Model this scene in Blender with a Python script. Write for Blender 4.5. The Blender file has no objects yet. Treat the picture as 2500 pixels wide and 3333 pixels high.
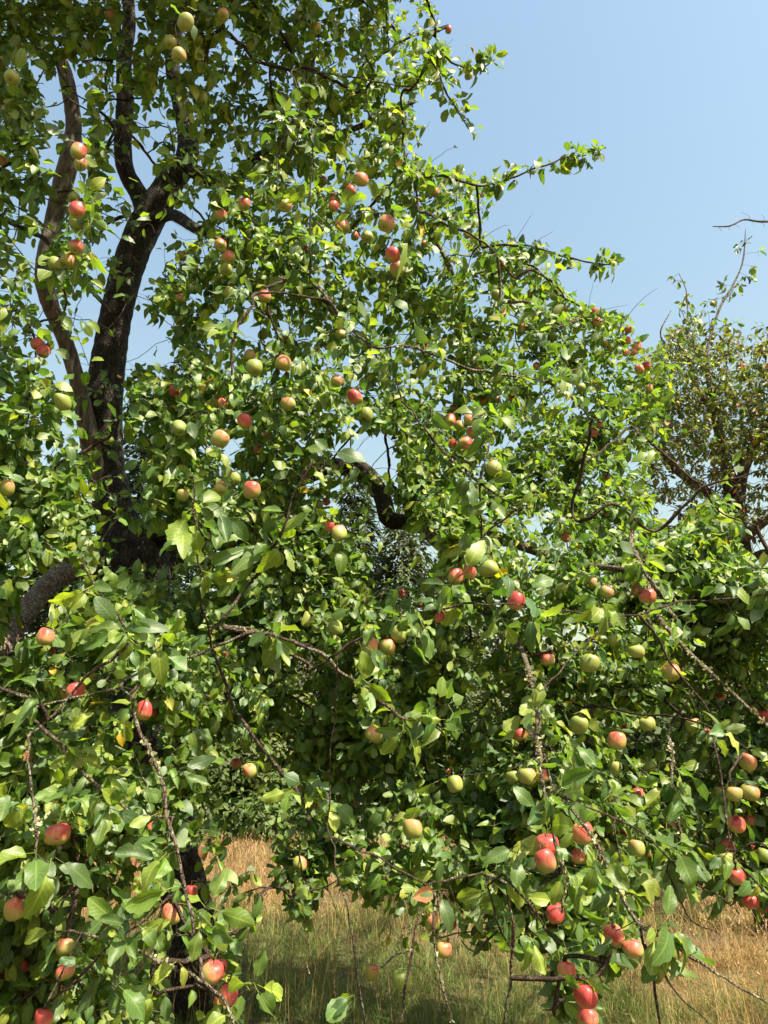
import bpy, math, random
import numpy as np
from mathutils import Vector, Matrix, noise as mnoise

R = np.random.default_rng(7)
random.seed(7)
SC = bpy.context.scene
COL = SC.collection

# ------------------------------------------------------------------ camera
PITCH = math.radians(20.0)
FPX = 2407.0                      # focal length in photograph pixels (2500 x 3333)
CAMZ = 1.6
cam = bpy.data.cameras.new('camera')
cam.sensor_fit = 'VERTICAL'
cam.angle = 2 * math.atan(1666.5 / FPX)
cam.clip_start = 0.05
cam.clip_end = 2000
camo = bpy.data.objects.new('camera', cam)
camo.location = (0, 0, CAMZ)
camo.rotation_euler = (math.radians(90) + PITCH, 0, 0)
COL.objects.link(camo)
SC.camera = camo

# ------------------------------------------------------------------ world and sun
SUN = Vector((0.44, -0.42, 0.79)).normalized()
w = bpy.data.worlds.new('World')
SC.world = w
w.use_nodes = True
nt = w.node_tree
nt.nodes.clear()
sky = nt.nodes.new('ShaderNodeTexSky')
sky.sky_type = 'NISHITA'
sky.sun_disc = False
sky.sun_elevation = math.asin(SUN.z)
sky.sun_rotation = math.atan2(SUN.x, SUN.y)
sky.altitude = 0
sky.air_density = 2.6
sky.dust_density = 2.8
sky.ozone_density = 2.6
bg = nt.nodes.new('ShaderNodeBackground')
bg.inputs['Strength'].default_value = 0.073
wo = nt.nodes.new('ShaderNodeOutputWorld')
nt.links.new(sky.outputs[0], bg.inputs[0])
nt.links.new(bg.outputs[0], wo.inputs[0])

sl = bpy.data.lights.new('sun', 'SUN')
sl.energy = 5.0
sl.angle = math.radians(0.55)
sl.color = (1.0, 0.90, 0.73)
so = bpy.data.objects.new('sun', sl)
so.rotation_euler = (-SUN).to_track_quat('-Z', 'Y').to_euler()
COL.objects.link(so)

SC.view_settings.view_transform = 'Standard'
SC.view_settings.look = 'None'
SC.view_settings.exposure = 1.6
SC.view_settings.gamma = 1.0
SC.view_settings.use_curve_mapping = False
SC.render.engine = 'CYCLES'
SC.cycles.max_bounces = 8
SC.cycles.transmission_bounces = 6
SC.cycles.diffuse_bounces = 4
SC.cycles.use_denoising = True

# ------------------------------------------------------------------ projection helpers
cp, sp_ = math.cos(PITCH), math.sin(PITCH)
FW = np.array([0, cp, sp_]); UP = np.array([0, -sp_, cp]); RT = np.array([1.0, 0, 0])
CAM = np.array([0, 0, CAMZ])

def at(px, py, z):
    """point seen at photograph pixel (px, py), z metres along the lens axis"""
    px, py, z = np.broadcast_arrays(np.asarray(px, float), np.asarray(py, float), np.asarray(z, float))
    a = (px - 1250) / FPX
    b = (1666.5 - py) / FPX
    return CAM + z[..., None] * (FW + a[..., None] * RT + b[..., None] * UP)

def at_y(px, py, Y):
    b = (1666.5 - py) / FPX
    return at(px, py, Y / (cp - b * sp_))

def proj(p):
    q = p - CAM
    z = q @ FW
    zz = np.maximum(z, 1e-3)
    return 1250 + FPX * (q @ RT) / zz, 1666.5 - FPX * (q @ UP) / zz, z

def inside(poly, x, y):
    poly = np.asarray(poly, float)
    r = np.zeros(x.shape, bool)
    j = len(poly) - 1
    for i in range(len(poly)):
        xi, yi = poly[i]; xj, yj = poly[j]
        c = ((yi > y) != (yj > y)) & (x < (xj - xi) * (y - yi) / (yj - yi + 1e-12) + xi)
        r ^= c
        j = i
    return r

# ------------------------------------------------------------------ mesh helpers
def np_mesh(name, V, quads=None, tris=None, attrs=None, smooth=False):
    V = np.ascontiguousarray(V, np.float32)
    me = bpy.data.meshes.new(name)
    me.vertices.add(len(V))
    me.vertices.foreach_set('co', V.ravel())
    idx, st, n = [], [], 0
    if quads is not None and len(quads):
        q = np.asarray(quads, np.int32)
        idx.append(q.ravel()); st.append(np.arange(len(q)) * 4); n = len(q) * 4
    if tris is not None and len(tris):
        t = np.asarray(tris, np.int32)
        idx.append(t.ravel()); st.append(n + np.arange(len(t)) * 3)
    idx = np.concatenate(idx).astype(np.int32); st = np.concatenate(st).astype(np.int32)
    me.loops.add(len(idx)); me.loops.foreach_set('vertex_index', idx)
    me.polygons.add(len(st)); me.polygons.foreach_set('loop_start', st)
    if smooth:
        me.polygons.foreach_set('use_smooth', np.ones(len(st), bool))
    for k, a in (attrs or {}).items():
        a = np.asarray(a, np.float32)
        if a.ndim == 2 and a.shape[1] == 4:
            at_ = me.attributes.new(k, 'FLOAT_COLOR', 'POINT'); at_.data.foreach_set('color', a.ravel())
        elif a.ndim == 2:
            at_ = me.attributes.new(k, 'FLOAT_VECTOR', 'POINT'); at_.data.foreach_set('vector', a.ravel())
        else:
            at_ = me.attributes.new(k, 'FLOAT', 'POINT'); at_.data.foreach_set('value', a)
    me.update(calc_edges=True)
    return me

def link(name, data, mat=None, parent=None, loc=None):
    o = bpy.data.objects.new(name, data)
    COL.objects.link(o)
    if mat is not None and data is not None and len(data.materials) == 0:
        data.materials.append(mat)
    if parent is not None:
        o.parent = parent
    if loc is not None:
        o.location = loc
    return o

def tag(o, label=None, cat=None, group=None, kind=None):
    if label: o['label'] = label
    if cat: o['category'] = cat
    if group: o['group'] = group
    if kind: o['kind'] = kind
    return o

def unit(v):
    return v / np.maximum(np.linalg.norm(v, axis=-1, keepdims=True), 1e-9)

def smooth_path(P, step):
    """Catmull-Rom through rows of P (any columns), about `step` metres apart"""
    P = np.asarray(P, float)
    Q = np.vstack([2 * P[0] - P[1], P, 2 * P[-1] - P[-2]])
    out = []
    for i in range(1, len(Q) - 2):
        n = max(1, int(np.linalg.norm(Q[i + 1][:3] - Q[i][:3]) / step))
        t = np.linspace(0, 1, n, endpoint=False)[:, None]
        a, b, c, d = Q[i - 1], Q[i], Q[i + 1], Q[i + 2]
        out.append(0.5 * (2 * b + (c - a) * t + (2 * a - 5 * b + 4 * c - d) * t ** 2 + (3 * b - a - 3 * c + d) * t ** 3))
    out.append(P[-1:])
    return np.vstack(out)

def tube(path, rad, sides, rough=0.0, seed=0.0, freq=8.0):
    """tapered tube around path, surface roughened by real relief"""
    n = len(path)
    T = unit(np.gradient(path, axis=0))
    ref = np.array([0.31, 0.9, 0.2]) if abs(T[n // 2][2]) > .6 else np.array([0.1, 0.1, 1.0])
    B = unit(np.cross(T, ref)); N = np.cross(B, T)
    a = np.arange(sides) / sides * 2 * math.pi
    ring = np.cos(a)[None, :, None] * B[:, None] + np.sin(a)[None, :, None] * N[:, None]
    rr = np.repeat(np.asarray(rad)[:, None], sides, 1)
    if rough > 0:
        for i in range(n):
            for j in range(sides):
                q = path[i] + ring[i, j] * rr[i, j]
                v = Vector((q[0] * freq + seed, q[1] * freq, q[2] * freq * .55))
                lo = mnoise.noise(v * .35)
                hi = mnoise.voronoi(v * 1.6)[0]
                crack = min(1.0, (hi[1] - hi[0]) * 2.2)
                rr[i, j] *= 1 + rough * (1.7 * lo + 0.30 * (crack - .6) + .55 * mnoise.noise(v * 2.3) + .35 * mnoise.noise(v * 5.1))
    V = path[:, None] + ring * rr[..., None]
    V = V.reshape(-1, 3)
    i = np.arange(n - 1)[:, None] * sides; j = np.arange(sides)[None]; k = (j + 1) % sides
    F = np.stack([i + j, i + k, i + sides + k, i + sides + j], -1).reshape(-1, 4)
    V = np.vstack([V, path[:1], path[-1:]])
    c0, c1 = len(V) - 2, len(V) - 1
    j = np.arange(sides); k = (j + 1) % sides
    T3 = np.vstack([np.stack([np.full(sides, c0), k, j], 1),
                    np.stack([np.full(sides, c1), (n - 1) * sides + j, (n - 1) * sides + k], 1)])
    return V, F, T3

# ------------------------------------------------------------------ materials
class NT:
    def __init__(s, name):
        s.m = bpy.data.materials.new(name); s.m.use_nodes = True
        s.t = s.m.node_tree; s.t.nodes.clear()
        s.out = s.n('OutputMaterial')
    def n(s, ty, **kw):
        nd = s.t.nodes.new('ShaderNode' + ty)
        for k, v in kw.items():
            if k.startswith('_'):
                setattr(nd, k[1:], v)
            else:
                key = int(k[1:]) if k[0] == 'i' and k[1:].isdigit() else k.replace('__', ' ')
                s.set(nd.inputs[key], v)
        return nd
    def set(s, sock, v):
        if isinstance(v, bpy.types.NodeSocket): s.t.links.new(v, sock)
        elif isinstance(v, bpy.types.Node): s.t.links.new(v.outputs[0], sock)
        else: sock.default_value = v
    def math(s, op, a, b=0.0, c=0.0):
        nd = s.n('Math', _operation=op); s.set(nd.inputs[0], a); s.set(nd.inputs[1], b); s.set(nd.inputs[2], c)
        return nd.outputs[0]
    def mix(s, f, a, b, blend='MIX'):
        nd = s.n('MixRGB', _blend_type=blend); s.set(nd.inputs[0], f); s.set(nd.inputs[1], a); s.set(nd.inputs[2], b)
        return nd.outputs[0]
    def ramp(s, f, *stops):
        nd = s.n('ValToRGB'); s.set(nd.inputs[0], f)
        el = nd.color_ramp.elements
        while len(el) < len(stops): el.new(0.5)
        for e, (p, c) in zip(el, stops):
            e.position = p; e.color = (*c, 1) if len(c) == 3 else c
        return nd.outputs[0]
    def sstep(s, x, lo, hi):
        nd = s.n('MapRange', _interpolation_type='SMOOTHSTEP'); s.set(nd.inputs[0], x)
        nd.inputs[1].default_value = lo; nd.inputs[2].default_value = hi
        return nd.outputs[0]

def c4(r, g, b): return (r, g, b, 1)

def mat_leaf(name, pale=(0.20, 0.245, 0.14), trans=0.38, rough=0.46):
    k = NT(name)
    col = k.n('Attribute', _attribute_name='col').outputs['Color']
    luv = k.n('Attribute', _attribute_name='luv').outputs['Vector']
    sep = k.n('SeparateXYZ'); k.set(sep.inputs[0], luv)
    au = k.math('ABSOLUTE', sep.outputs[0])
    rib = k.math('SUBTRACT', 1.0, k.sstep(au, 0.03, 0.13))
    vein = k.math('SINE', k.math('MULTIPLY', k.math('SUBTRACT', sep.outputs[1], k.math('MULTIPLY', au, 0.28)), 44.0))
    vein = k.math('MULTIPLY', k.sstep(vein, 0.75, 1.0), 0.35)
    v = k.math('MAXIMUM', k.math('MULTIPLY', rib, 0.65), vein)
    geo = k.n('NewGeometry')
    nz = k.n('TexNoise', Scale=55.0, Detail=3.0); k.set(nz.inputs['Vector'], geo.outputs['Position'])
    base = k.mix(k.math('MULTIPLY', nz.outputs[0], 0.55), col, k.mix(1.0, col, c4(1.5, 1.35, 1.0), 'MULTIPLY'))
    spot = k.n('TexNoise', Scale=26.0, Detail=2.0); k.set(spot.inputs['Vector'], geo.outputs['Position'])
    base = k.mix(k.math('MULTIPLY', k.sstep(spot.outputs[0], 0.68, 0.74), 0.5), base, c4(0.20, 0.15, 0.03))
    base = k.mix(v, base, k.mix(1.0, base, c4(2.1, 1.8, 1.7), 'MULTIPLY'))
    under = k.mix(0.62, base, c4(*pale))
    sided = k.mix(geo.outputs['Backfacing'], base, under)
    tcol = k.mix(1.0, base, c4(1.85, 2.05, 0.55), 'MULTIPLY')
    bmp = k.n('Bump', Strength=0.35, Distance=0.002)
    k.set(bmp.inputs['Height'], k.math('ADD', k.math('MULTIPLY', nz.outputs[0], .7), k.math('MULTIPLY', v, -1.0)))
    p = k.n('BsdfPrincipled', Base__Color=sided)
    k.set(p.inputs['Roughness'], k.math('ADD', rough, k.math('MULTIPLY', geo.outputs['Backfacing'], 0.28)))
    p.inputs['Specular IOR Level'].default_value = 0.5
    k.set(p.inputs['Normal'], bmp.outputs[0])
    t = k.n('BsdfTranslucent', Color=tcol)
    mx = k.n('MixShader'); mx.inputs[0].default_value = trans
    k.set(mx.inputs[1], p.outputs[0]); k.set(mx.inputs[2], t.outputs[0])
    k.set(k.out.inputs[0], mx.outputs[0])
    return k.m

def mat_bark(name, dark, mid, pale, lichen=0.25, scale=9.0, stretch=0.45):
    k = NT(name)
    tc = k.n('TexCoord').outputs['Object']
    mp = k.n('Mapping'); k.set(mp.inputs[0], tc); mp.inputs['Scale'].default_value = (1, 1, stretch)
    wn = k.n('TexNoise', Scale=scale * .9, Detail=4.0); k.set(wn.inputs['Vector'], mp.outputs[0])
    wv = k.n('VectorMath', _operation='SCALE'); k.set(wv.inputs[0], wn.outputs['Color']); wv.inputs['Scale'].default_value = 1.1 / scale
    wa = k.n('VectorMath', _operation='ADD'); k.set(wa.inputs[0], mp.outputs[0]); k.set(wa.inputs[1], wv.outputs[0])
    vo = k.n('TexVoronoi', _feature='DISTANCE_TO_EDGE', Scale=scale * 2.4, Randomness=1.0); k.set(vo.inputs['Vector'], wa.outputs[0])
    n1 = k.n('TexNoise', Scale=scale, Detail=6.0, Roughness=0.65); k.set(n1.inputs['Vector'], mp.outputs[0])
    n2 = k.n('TexNoise', Scale=scale * 5, Detail=4.0); k.set(n2.inputs['Vector'], mp.outputs[0])
    crack = k.sstep(vo.outputs[0], 0.0, 0.16)
    h = k.math('MULTIPLY', crack, k.math('ADD', n1.outputs[0], 0.35))
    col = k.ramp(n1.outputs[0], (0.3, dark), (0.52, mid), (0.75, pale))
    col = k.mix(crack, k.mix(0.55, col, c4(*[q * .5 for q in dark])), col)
    n3 = k.n('TexNoise', Scale=scale * .55, Detail=5.0, Roughness=.7); k.set(n3.inputs['Vector'], tc)
    lm = k.math('MULTIPLY', k.sstep(n3.outputs[0], 0.62 - lichen * .45, 0.72 - lichen * .3), k.sstep(n2.outputs[0], 0.40, 0.58))
    col = k.mix(k.math('MULTIPLY', lm, .85), col, k.ramp(n2.outputs[0], (0.4, (0.20, 0.21, 0.15)), (0.7, (0.36, 0.36, 0.26))))
    b = k.n('Bump', Strength=0.9, Distance=0.02)
    k.set(b.inputs['Height'], k.math('ADD', h, k.math('MULTIPLY', n2.outputs[0], 0.35)))
    p = k.n('BsdfPrincipled', Base__Color=col, Roughness=0.9)
    p.inputs['Specular IOR Level'].default_value = 0.2
    k.set(p.inputs['Normal'], b.outputs[0])
    k.set(k.out.inputs[0], p.outputs[0])
    return k.m

def mat_deadwood():
    k = NT('weathered_wood')
    tc = k.n('TexCoord').outputs['Object']
    mp = k.n('Mapping'); k.set(mp.inputs[0], tc); mp.inputs['Scale'].default_value = (1, 1, 0.08)
    n1 = k.n('TexNoise', Scale=26.0, Detail=6.0, Roughness=.7); k.set(n1.inputs['Vector'], mp.outputs[0])
    n2 = k.n('TexNoise', Scale=2.2, Detail=3.0); k.set(n2.inputs['Vector'], tc)
    col = k.ramp(n1.outputs[0], (0.36, (0.018, 0.013, 0.010)), (0.47, (0.075, 0.056, 0.042)), (0.56, (0.115, 0.090, 0.072)), (0.74, (0.20, 0.17, 0.145)))
    col = k.mix(k.sstep(n2.outputs[0], .45, .62), col, k.mix(1.0, col, c4(.75, .48, .32), 'MULTIPLY'))
    b = k.n('Bump', Strength=0.8, Distance=0.015); k.set(b.inputs['Height'], n1.outputs[0])
    p = k.n('BsdfPrincipled', Base__Color=col, Roughness=0.85); k.set(p.inputs['Normal'], b.outputs[0])
    k.set(k.out.inputs[0], p.outputs[0])
    return k.m

def mat_apple():
    """object colour r = blush amount, g = ripeness (green to yellow), b = seed"""
    k = NT('apple_skin')
    oi = k.n('ObjectInfo')
    sc = k.n('SeparateColor'); k.set(sc.inputs[0], oi.outputs['Color'])
    tc = k.n('TexCoord').outputs['Object']
    nv = k.n('VectorMath', _operation='NORMALIZE'); k.set(nv.inputs[0], tc)
    dt = k.n('VectorMath', _operation='DOT_PRODUCT'); k.set(dt.inputs[0], nv.outputs[0])
    dt.inputs[1].default_value = (0.42, -0.42, 0.80)
    off = k.n('VectorMath', _operation='ADD'); k.set(off.inputs[0], nv.outputs[0])
    cx = k.n('CombineXYZ'); k.set(cx.inputs[0], k.math('MULTIPLY', sc.outputs[2], 19.0)); k.set(off.inputs[1], cx.outputs[0])
    n1 = k.n('TexNoise', Scale=1.7, Detail=3.0); k.set(n1.inputs['Vector'], off.outputs[0])
    mp = k.n('Mapping'); k.set(mp.inputs[0], off.outputs[0]); mp.inputs['Scale'].default_value = (1, 1, .12)
    n2 = k.n('TexNoise', Scale=11.0, Detail=4.0); k.set(n2.inputs['Vector'], mp.outputs[0])
    n3 = k.n('TexVoronoi', Scale=15.0); k.set(n3.inputs['Vector'], off.outputs[0])
    x = k.math('ADD', dt.outputs['Value'], k.math('MULTIPLY', k.math('SUBTRACT', n1.outputs[0], .5), 1.5))
    x = k.math('ADD', x, k.math('MULTIPLY', k.math('SUBTRACT', n2.outputs[0], .5), 1.3))
    x = k.math('ADD', x, k.math('SUBTRACT', k.math('MULTIPLY', sc.outputs[0], 2.4), 1.45))
    f = k.sstep(x, -0.25, 0.75)
    g = k.mix(sc.outputs[1], c4(0.19, 0.24, 0.055), c4(0.35, 0.315, 0.085))
    g = k.mix(k.math('MULTIPLY', k.sstep(n1.outputs[0], .4, .7), .4), g, k.mix(1.0, g, c4(1.25, 1.12, .9), 'MULTIPLY'))
    r = k.mix(k.sstep(x, 0.3, 1.3), c4(0.50, 0.185, 0.095), c4(0.38, 0.050, 0.046))
    col = k.mix(f, g, r)
    col = k.mix(k.math('MULTIPLY', k.math('SUBTRACT', 1.0, k.sstep(n3.outputs[0], .06, .13)), .45), col, c4(.55, .42, .2))
    bl = k.n('TexNoise', Scale=2.9, Detail=1.0); k.set(bl.inputs['Vector'], off.outputs[0])
    col = k.mix(k.math('MULTIPLY', k.sstep(bl.outputs[0], .73, .77), .8), col, c4(.07, .035, .015))
    p = k.n('BsdfPrincipled', Base__Color=col, Roughness=0.42)
    p.inputs['Specular IOR Level'].default_value = 0.42
    p.inputs['Subsurface Weight'].default_value = 0.08
    p.inputs['Subsurface Radius'].default_value = (0.01, 0.005, 0.002)
    k.set(k.out.inputs[0], p.outputs[0])
    return k.m

def mat_plain(name, col, rough=.8, col2=None, scale=20.0):
    k = NT(name)
    c = c4(*col)
    if col2:
        n = k.n('TexNoise', Scale=scale, Detail=3.0); k.set(n.inputs['Vector'], k.n('TexCoord').outputs['Object'])
        c = k.ramp(n.outputs[0], (0.35, col), (0.65, col2))
    p = k.n('BsdfPrincipled', Base__Color=c, Roughness=rough)
    p.inputs['Specular IOR Level'].default_value = 0.25
    k.set(k.out.inputs[0], p.outputs[0])
    return k.m

def mat_attr(name, rough=.75, trans=0.3, tmul=(1.5, 1.4, .7), spec=.25):
    k = NT(name)
    col = k.n('Attribute', _attribute_name='col').outputs['Color']
    p = k.n('BsdfPrincipled', Base__Color=col, Roughness=rough)
    p.inputs['Specular IOR Level'].default_value = spec
    t = k.n('BsdfTranslucent', Color=k.mix(1.0, col, c4(*tmul), 'MULTIPLY'))
    mx = k.n('MixShader'); mx.inputs[0].default_value = trans
    k.set(mx.inputs[1], p.outputs[0]); k.set(mx.inputs[2], t.outputs[0])
    k.set(k.out.inputs[0], mx.outputs[0])
    return k.m

def mat_ground():
    k = NT('dry_soil_and_thatch')
    tc = k.n('NewGeometry').outputs['Position']
    n1 = k.n('TexNoise', Scale=0.55, Detail=5.0); k.set(n1.inputs['Vector'], tc)
    n2 = k.n('TexNoise', Scale=38.0, Detail=5.0, Roughness=.7); k.set(n2.inputs['Vector'], tc)
    c = k.ramp(n2.outputs[0], (0.3, (0.040, 0.029, 0.016)), (0.5, (0.115, 0.084, 0.043)), (0.7, (0.22, 0.16, 0.08)))
    c = k.mix(k.math('MULTIPLY', k.sstep(n1.outputs[0], .45, .62), .5), c, c4(0.09, 0.10, 0.035))
    b = k.n('Bump', Strength=.8, Distance=.03); k.set(b.inputs['Height'], n2.outputs[0])
    p = k.n('BsdfPrincipled', Base__Color=c, Roughness=.95); k.set(p.inputs['Normal'], b.outputs[0])
    p.inputs['Specular IOR Level'].default_value = .1
    k.set(k.out.inputs[0], p.outputs[0])
    return k.m

M_LEAF = mat_leaf('apple_leaf')
M_LEAF2 = mat_leaf('narrow_leaf', pale=(0.15, 0.17, 0.09), trans=0.34, rough=0.46)
M_BARK = mat_bark('old_bark', (0.014, 0.011, 0.009), (0.038, 0.030, 0.024), (0.085, 0.068, 0.055), 0.14, 17.0, .5)  # old bark, darkened so the trunk's shade sits in its colour
M_SCALY = mat_bark('sunlit_scaly_bark', (0.095, 0.066, 0.050), (0.24, 0.175, 0.135), (0.38, 0.31, 0.25), 0.22, 15.0, .8)  # pale scaly bark, lightened further with sunlight put into its colour
M_BRANCH = mat_bark('branch_bark', (0.05, 0.036, 0.026), (0.13, 0.092, 0.066), (0.24, 0.185, 0.135), 0.38, 30.0)
M_TWIG = mat_bark('twig_bark', (0.035, 0.024, 0.018), (0.085, 0.058, 0.042), (0.17, 0.125, 0.092), 0.16, 45.0)
M_DEAD = mat_deadwood()
M_LICH = mat_attr('lichen', .95, .2)
M_APPLE = mat_apple()
M_STEM = mat_plain('apple_stalk', (0.10, 0.07, 0.03), .8)
M_CALYX = mat_plain('dry_calyx', (0.035, 0.022, 0.012), .95)
M_GRASS = mat_attr('grass_blade', .7, .32, (1.4, 1.3, .8))
M_FAR = mat_attr('far_leaf', .6, .3, (2.0, 2.0, .6), .35)
M_NEEDLE = mat_attr('conifer_needles', .7, .12, (1.3, 1.4, .7))
M_GROUND = mat_ground()

# ------------------------------------------------------------------ apples in the photograph: px, py, diameter px, look
# r red, p red blush over green, y yellow-green faintly blushed, g green
AP = """359 57 38 y;374 36 34 y;603 75 48 g;726 48 42 p;555 139 42 y;582 181 46 p;657 321 39 g;753 416 27 g;781 424 29 g;972 404 36 g
6 205 30 p;39 253 48 g;18 368 40 p;3 524 32 r;254 494 48 p;262 536 44 p;241 645 38 g;250 684 52 r;247 730 40 g;247 805 50 r;181 862 46 g;220 851 46 y
796 666 40 p;928 670 44 p;720 704 38 p;717 799 40 p;787 826 34 p;747 838 44 p;738 877 42 g;591 835 34 y;747 955 40 y;585 977 36 p;862 967 42 p;907 832 32 p;946 874 28 p
966 69 34 y;1028 93 36 y;1144 109 22 g;1460 98 22 r;1525 247 28 y;1015 262 32 g;1005 350 32 g;1056 446 22 p;1174 586 48 p;1141 621 34 r;1050 591 30 y;1089 651 34 r;1085 673 36 r
1116 738 48 p;1256 728 54 p;1156 769 28 r;1195 772 40 g;996 814 28 p;1279 832 54 r;1294 877 50 p;1417 628 32 p;1569 636 16 p;1629 871 30 r;1538 732 18 r;1522 767 24 p;1617 961 34 g;1463 967 26 p;1727 963 20 r;1382 796 22 p
121 1122 42 r;140 1145 42 r;205 1310 54 g;570 1273 40 r;585 1395 48 g;796 1372 48 r;716 1431 60 y;723 1316 40 p;711 1289 32 p;829 1196 56 g;811 1160 36 y;922 1184 54 y;940 1316 46 y;841 1470 36 r;820 1597 60 p;720 1591 46 y;763 1560 42 g;594 1612 44 g;24 1591 48 y;762 1949 34 p;585 1042 36 g;353 1434 34 g;856 1090 32 g;931 1108 26 r;868 1416 26 p;916 1425 30 y;995 1548 24 r
1110 1090 36 y;1077 1033 22 g;1382 1130 28 r;1492 1069 30 y;1698 1069 30 p;1746 1193 26 p;1095 1241 42 p;1157 1294 48 r;1192 1350 46 g;1324 1181 34 g;1544 1295 26 r;1575 1307 30 p;1617 1300 28 p;1659 1292 28 r;1475 1329 24 r;1466 1368 38 r;1496 1386 36 y;1528 1369 40 p;1538 1410 38 p;1475 1446 32 r;1514 1443 46 r;1608 1526 52 g;1258 1398 36 g;1761 1449 26 p;1026 1512 20 r;1062 1633 28 r;1068 1714 40 p;1104 1738 52 y;1035 1651 34 y;1433 1886 26 p;1481 1877 56 p;1528 1865 46 p;1590 1853 64 g;1309 1934 28 r;1367 1967 32 r;1680 1958 58 r;1435 2008 40 r
1804 965 28 g;1934 1015 26 r;1945 1050 30 p;2045 1074 26 r;1842 1006 22 p;2041 1110 26 r;2073 1129 30 r;2059 1146 30 r;2036 1149 24 p;1970 1120 26 p;1949 1116 22 g;1991 1137 26 y;2103 1191 28 r;2082 1204 30 p;1913 1244 28 g;1891 1262 30 g;2112 1267 28 p;1798 1098 28 g;1660 1255 20 r;1955 1386 30 p;1931 1411 30 r;2077 1415 18 r;1717 1456 28 g;1976 1556 22 r;2017 1596 25 r;2051 1634 24 y;1973 1670 26 p;1843 1565 20 p
1841 1752 30 r;2096 1809 22 r;1934 1901 38 p;1915 1909 32 y;1974 1928 42 p;2107 1942 62 p;2001 2083 42 g;2072 2121 50 g;1784 2148 46 p;1820 2115 38 g;1920 2161 58 g;1947 2189 38 g;2085 2189 32 r;2186 2189 58 p;2227 2167 14 r;1654 2229 32 y;1643 2183 18 p;1863 2321 40 g;1885 2360 58 g;2026 2376 36 p;2008 2413 58 p;2107 2357 50 g;2255 2364 46 y;2305 2384 24 r;2346 2264 34 r;2490 2332 42 r;2452 2289 30 r;1695 2392 46 p;1690 2438 38 g;1757 2422 22 p;2435 2482 54 y;2186 2240 24 r
148 2074 58 p;166 2116 36 p;208 2258 46 r;244 2250 58 r;288 2382 46 y;66 2379 40 r;470 2315 54 r;491 2318 42 r;814 2511 48 y;770 2487 36 p;485 2689 48 r;187 2719 82 p;84 2683 42 p;814 1915 20 r
1204 2107 58 y;1261 2107 58 p;1299 2066 58 y;1093 2044 50 g;1128 2039 24 g;998 2025 40 y;1432 2014 42 r;1326 2180 34 g;1298 2166 26 p;1215 2391 54 y;1030 2619 28 p;1343 2700 64 y;1671 2532 48 g;1022 2492 22 g;1481 2554 54 g;1456 2511 22 p
51 2957 78 p;68 3008 30 p;212 3083 60 y;63 3150 52 r;77 3227 46 r;212 3165 60 p;207 3228 52 p;121 3256 44 r;142 3319 60 r;5 3184 44 p;559 2977 74 p;624 2902 40 r;593 2936 32 g;687 3165 74 p;709 3155 60 p;743 3242 64 r;718 3266 48 y
975 2813 46 p;1353 2832 40 g;1491 2933 40 r;1406 3003 52 y;1464 3008 46 r;1443 3092 52 y;1310 3189 64 g;1211 3165 44 y
1714 2527 62 y;1765 2526 50 p;2077 2583 42 p;1708 2671 46 g;1575 2698 30 r;1895 2713 70 p;1783 2750 70 r;1776 2806 72 p;1883 2788 52 p;2036 2716 38 r;1988 2770 46 g;2073 2764 54 y;2109 2782 22 p;1807 2975 60 r;1795 3020 40 p;2000 3044 66 p;2061 3090 66 p;1844 3162 64 p;1907 3243 80 r;1913 3318 68 p;1916 3129 30 y;2368 2752 46 r;2398 2686 54 p;2416 2704 42 y;2445 2671 44 p;2398 2851 56 r;2443 2936 50 r;2489 2954 44 p;2389 2586 56 y;2344 2580 42 y;2440 2580 56 y;2489 2586 36 y;2489 2785 48 g;2489 2628 32 p;2175 2683 34 g;2000 2502 46 g;2115 2496 40 g;2362 2797 48 g;2458 2764 26 r"""
APPLES = []
for row in AP.replace('\n', ';').split(';'):
    a = row.split()
    APPLES.append((float(a[0]), float(a[1]), float(a[2]), a[3]))
APX = np.array([a[:3] for a in APPLES])

_zown = np.clip(0.071 * FPX / APX[:, 2], 2.05, 6.2)
_anch = np.array([(-300, -1600, 4.2), (500, -1600, 4.2), (1300, -1600, 4.4), (-600, -700, 4.0), (200, -700, 4.0), (900, -700, 4.2), (1500, -600, 4.8), (-700, 300, 3.8), (-700, 1200, 3.2),
                  (-700, 2200, 2.4), (-600, 3200, 2.1), (1500, 200, 5.0), (1650, 250, 5.0), (1900, 500, 5.2), (2000, 850, 5.4), (1300, 3000, 2.3),
                  (2700, 2600, 2.7), (2700, 3200, 2.5), (2700, 2000, 3.3), (2300, 1650, 4.2), (2450, 1850, 3.8)], float)
_kx = np.concatenate([APX[:, 0], _anch[:, 0]]); _ky = np.concatenate([APX[:, 1], _anch[:, 1]]); _kz = np.concatenate([_zown, _anch[:, 2]])

def depth(px, py, bw=210.0):
    px = np.asarray(px, float); py = np.asarray(py, float)
    sh = px.shape
    px = px.ravel(); py = py.ravel()
    d2 = (px[:, None] - _kx) ** 2 + (py[:, None] - _ky) ** 2
    wgt = np.exp(-d2 / (2 * bw * bw)) + 1e-6 / (1 + d2 * 1e-4)
    return ((wgt * _kz).sum(1) / wgt.sum(1)).reshape(sh)

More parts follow.
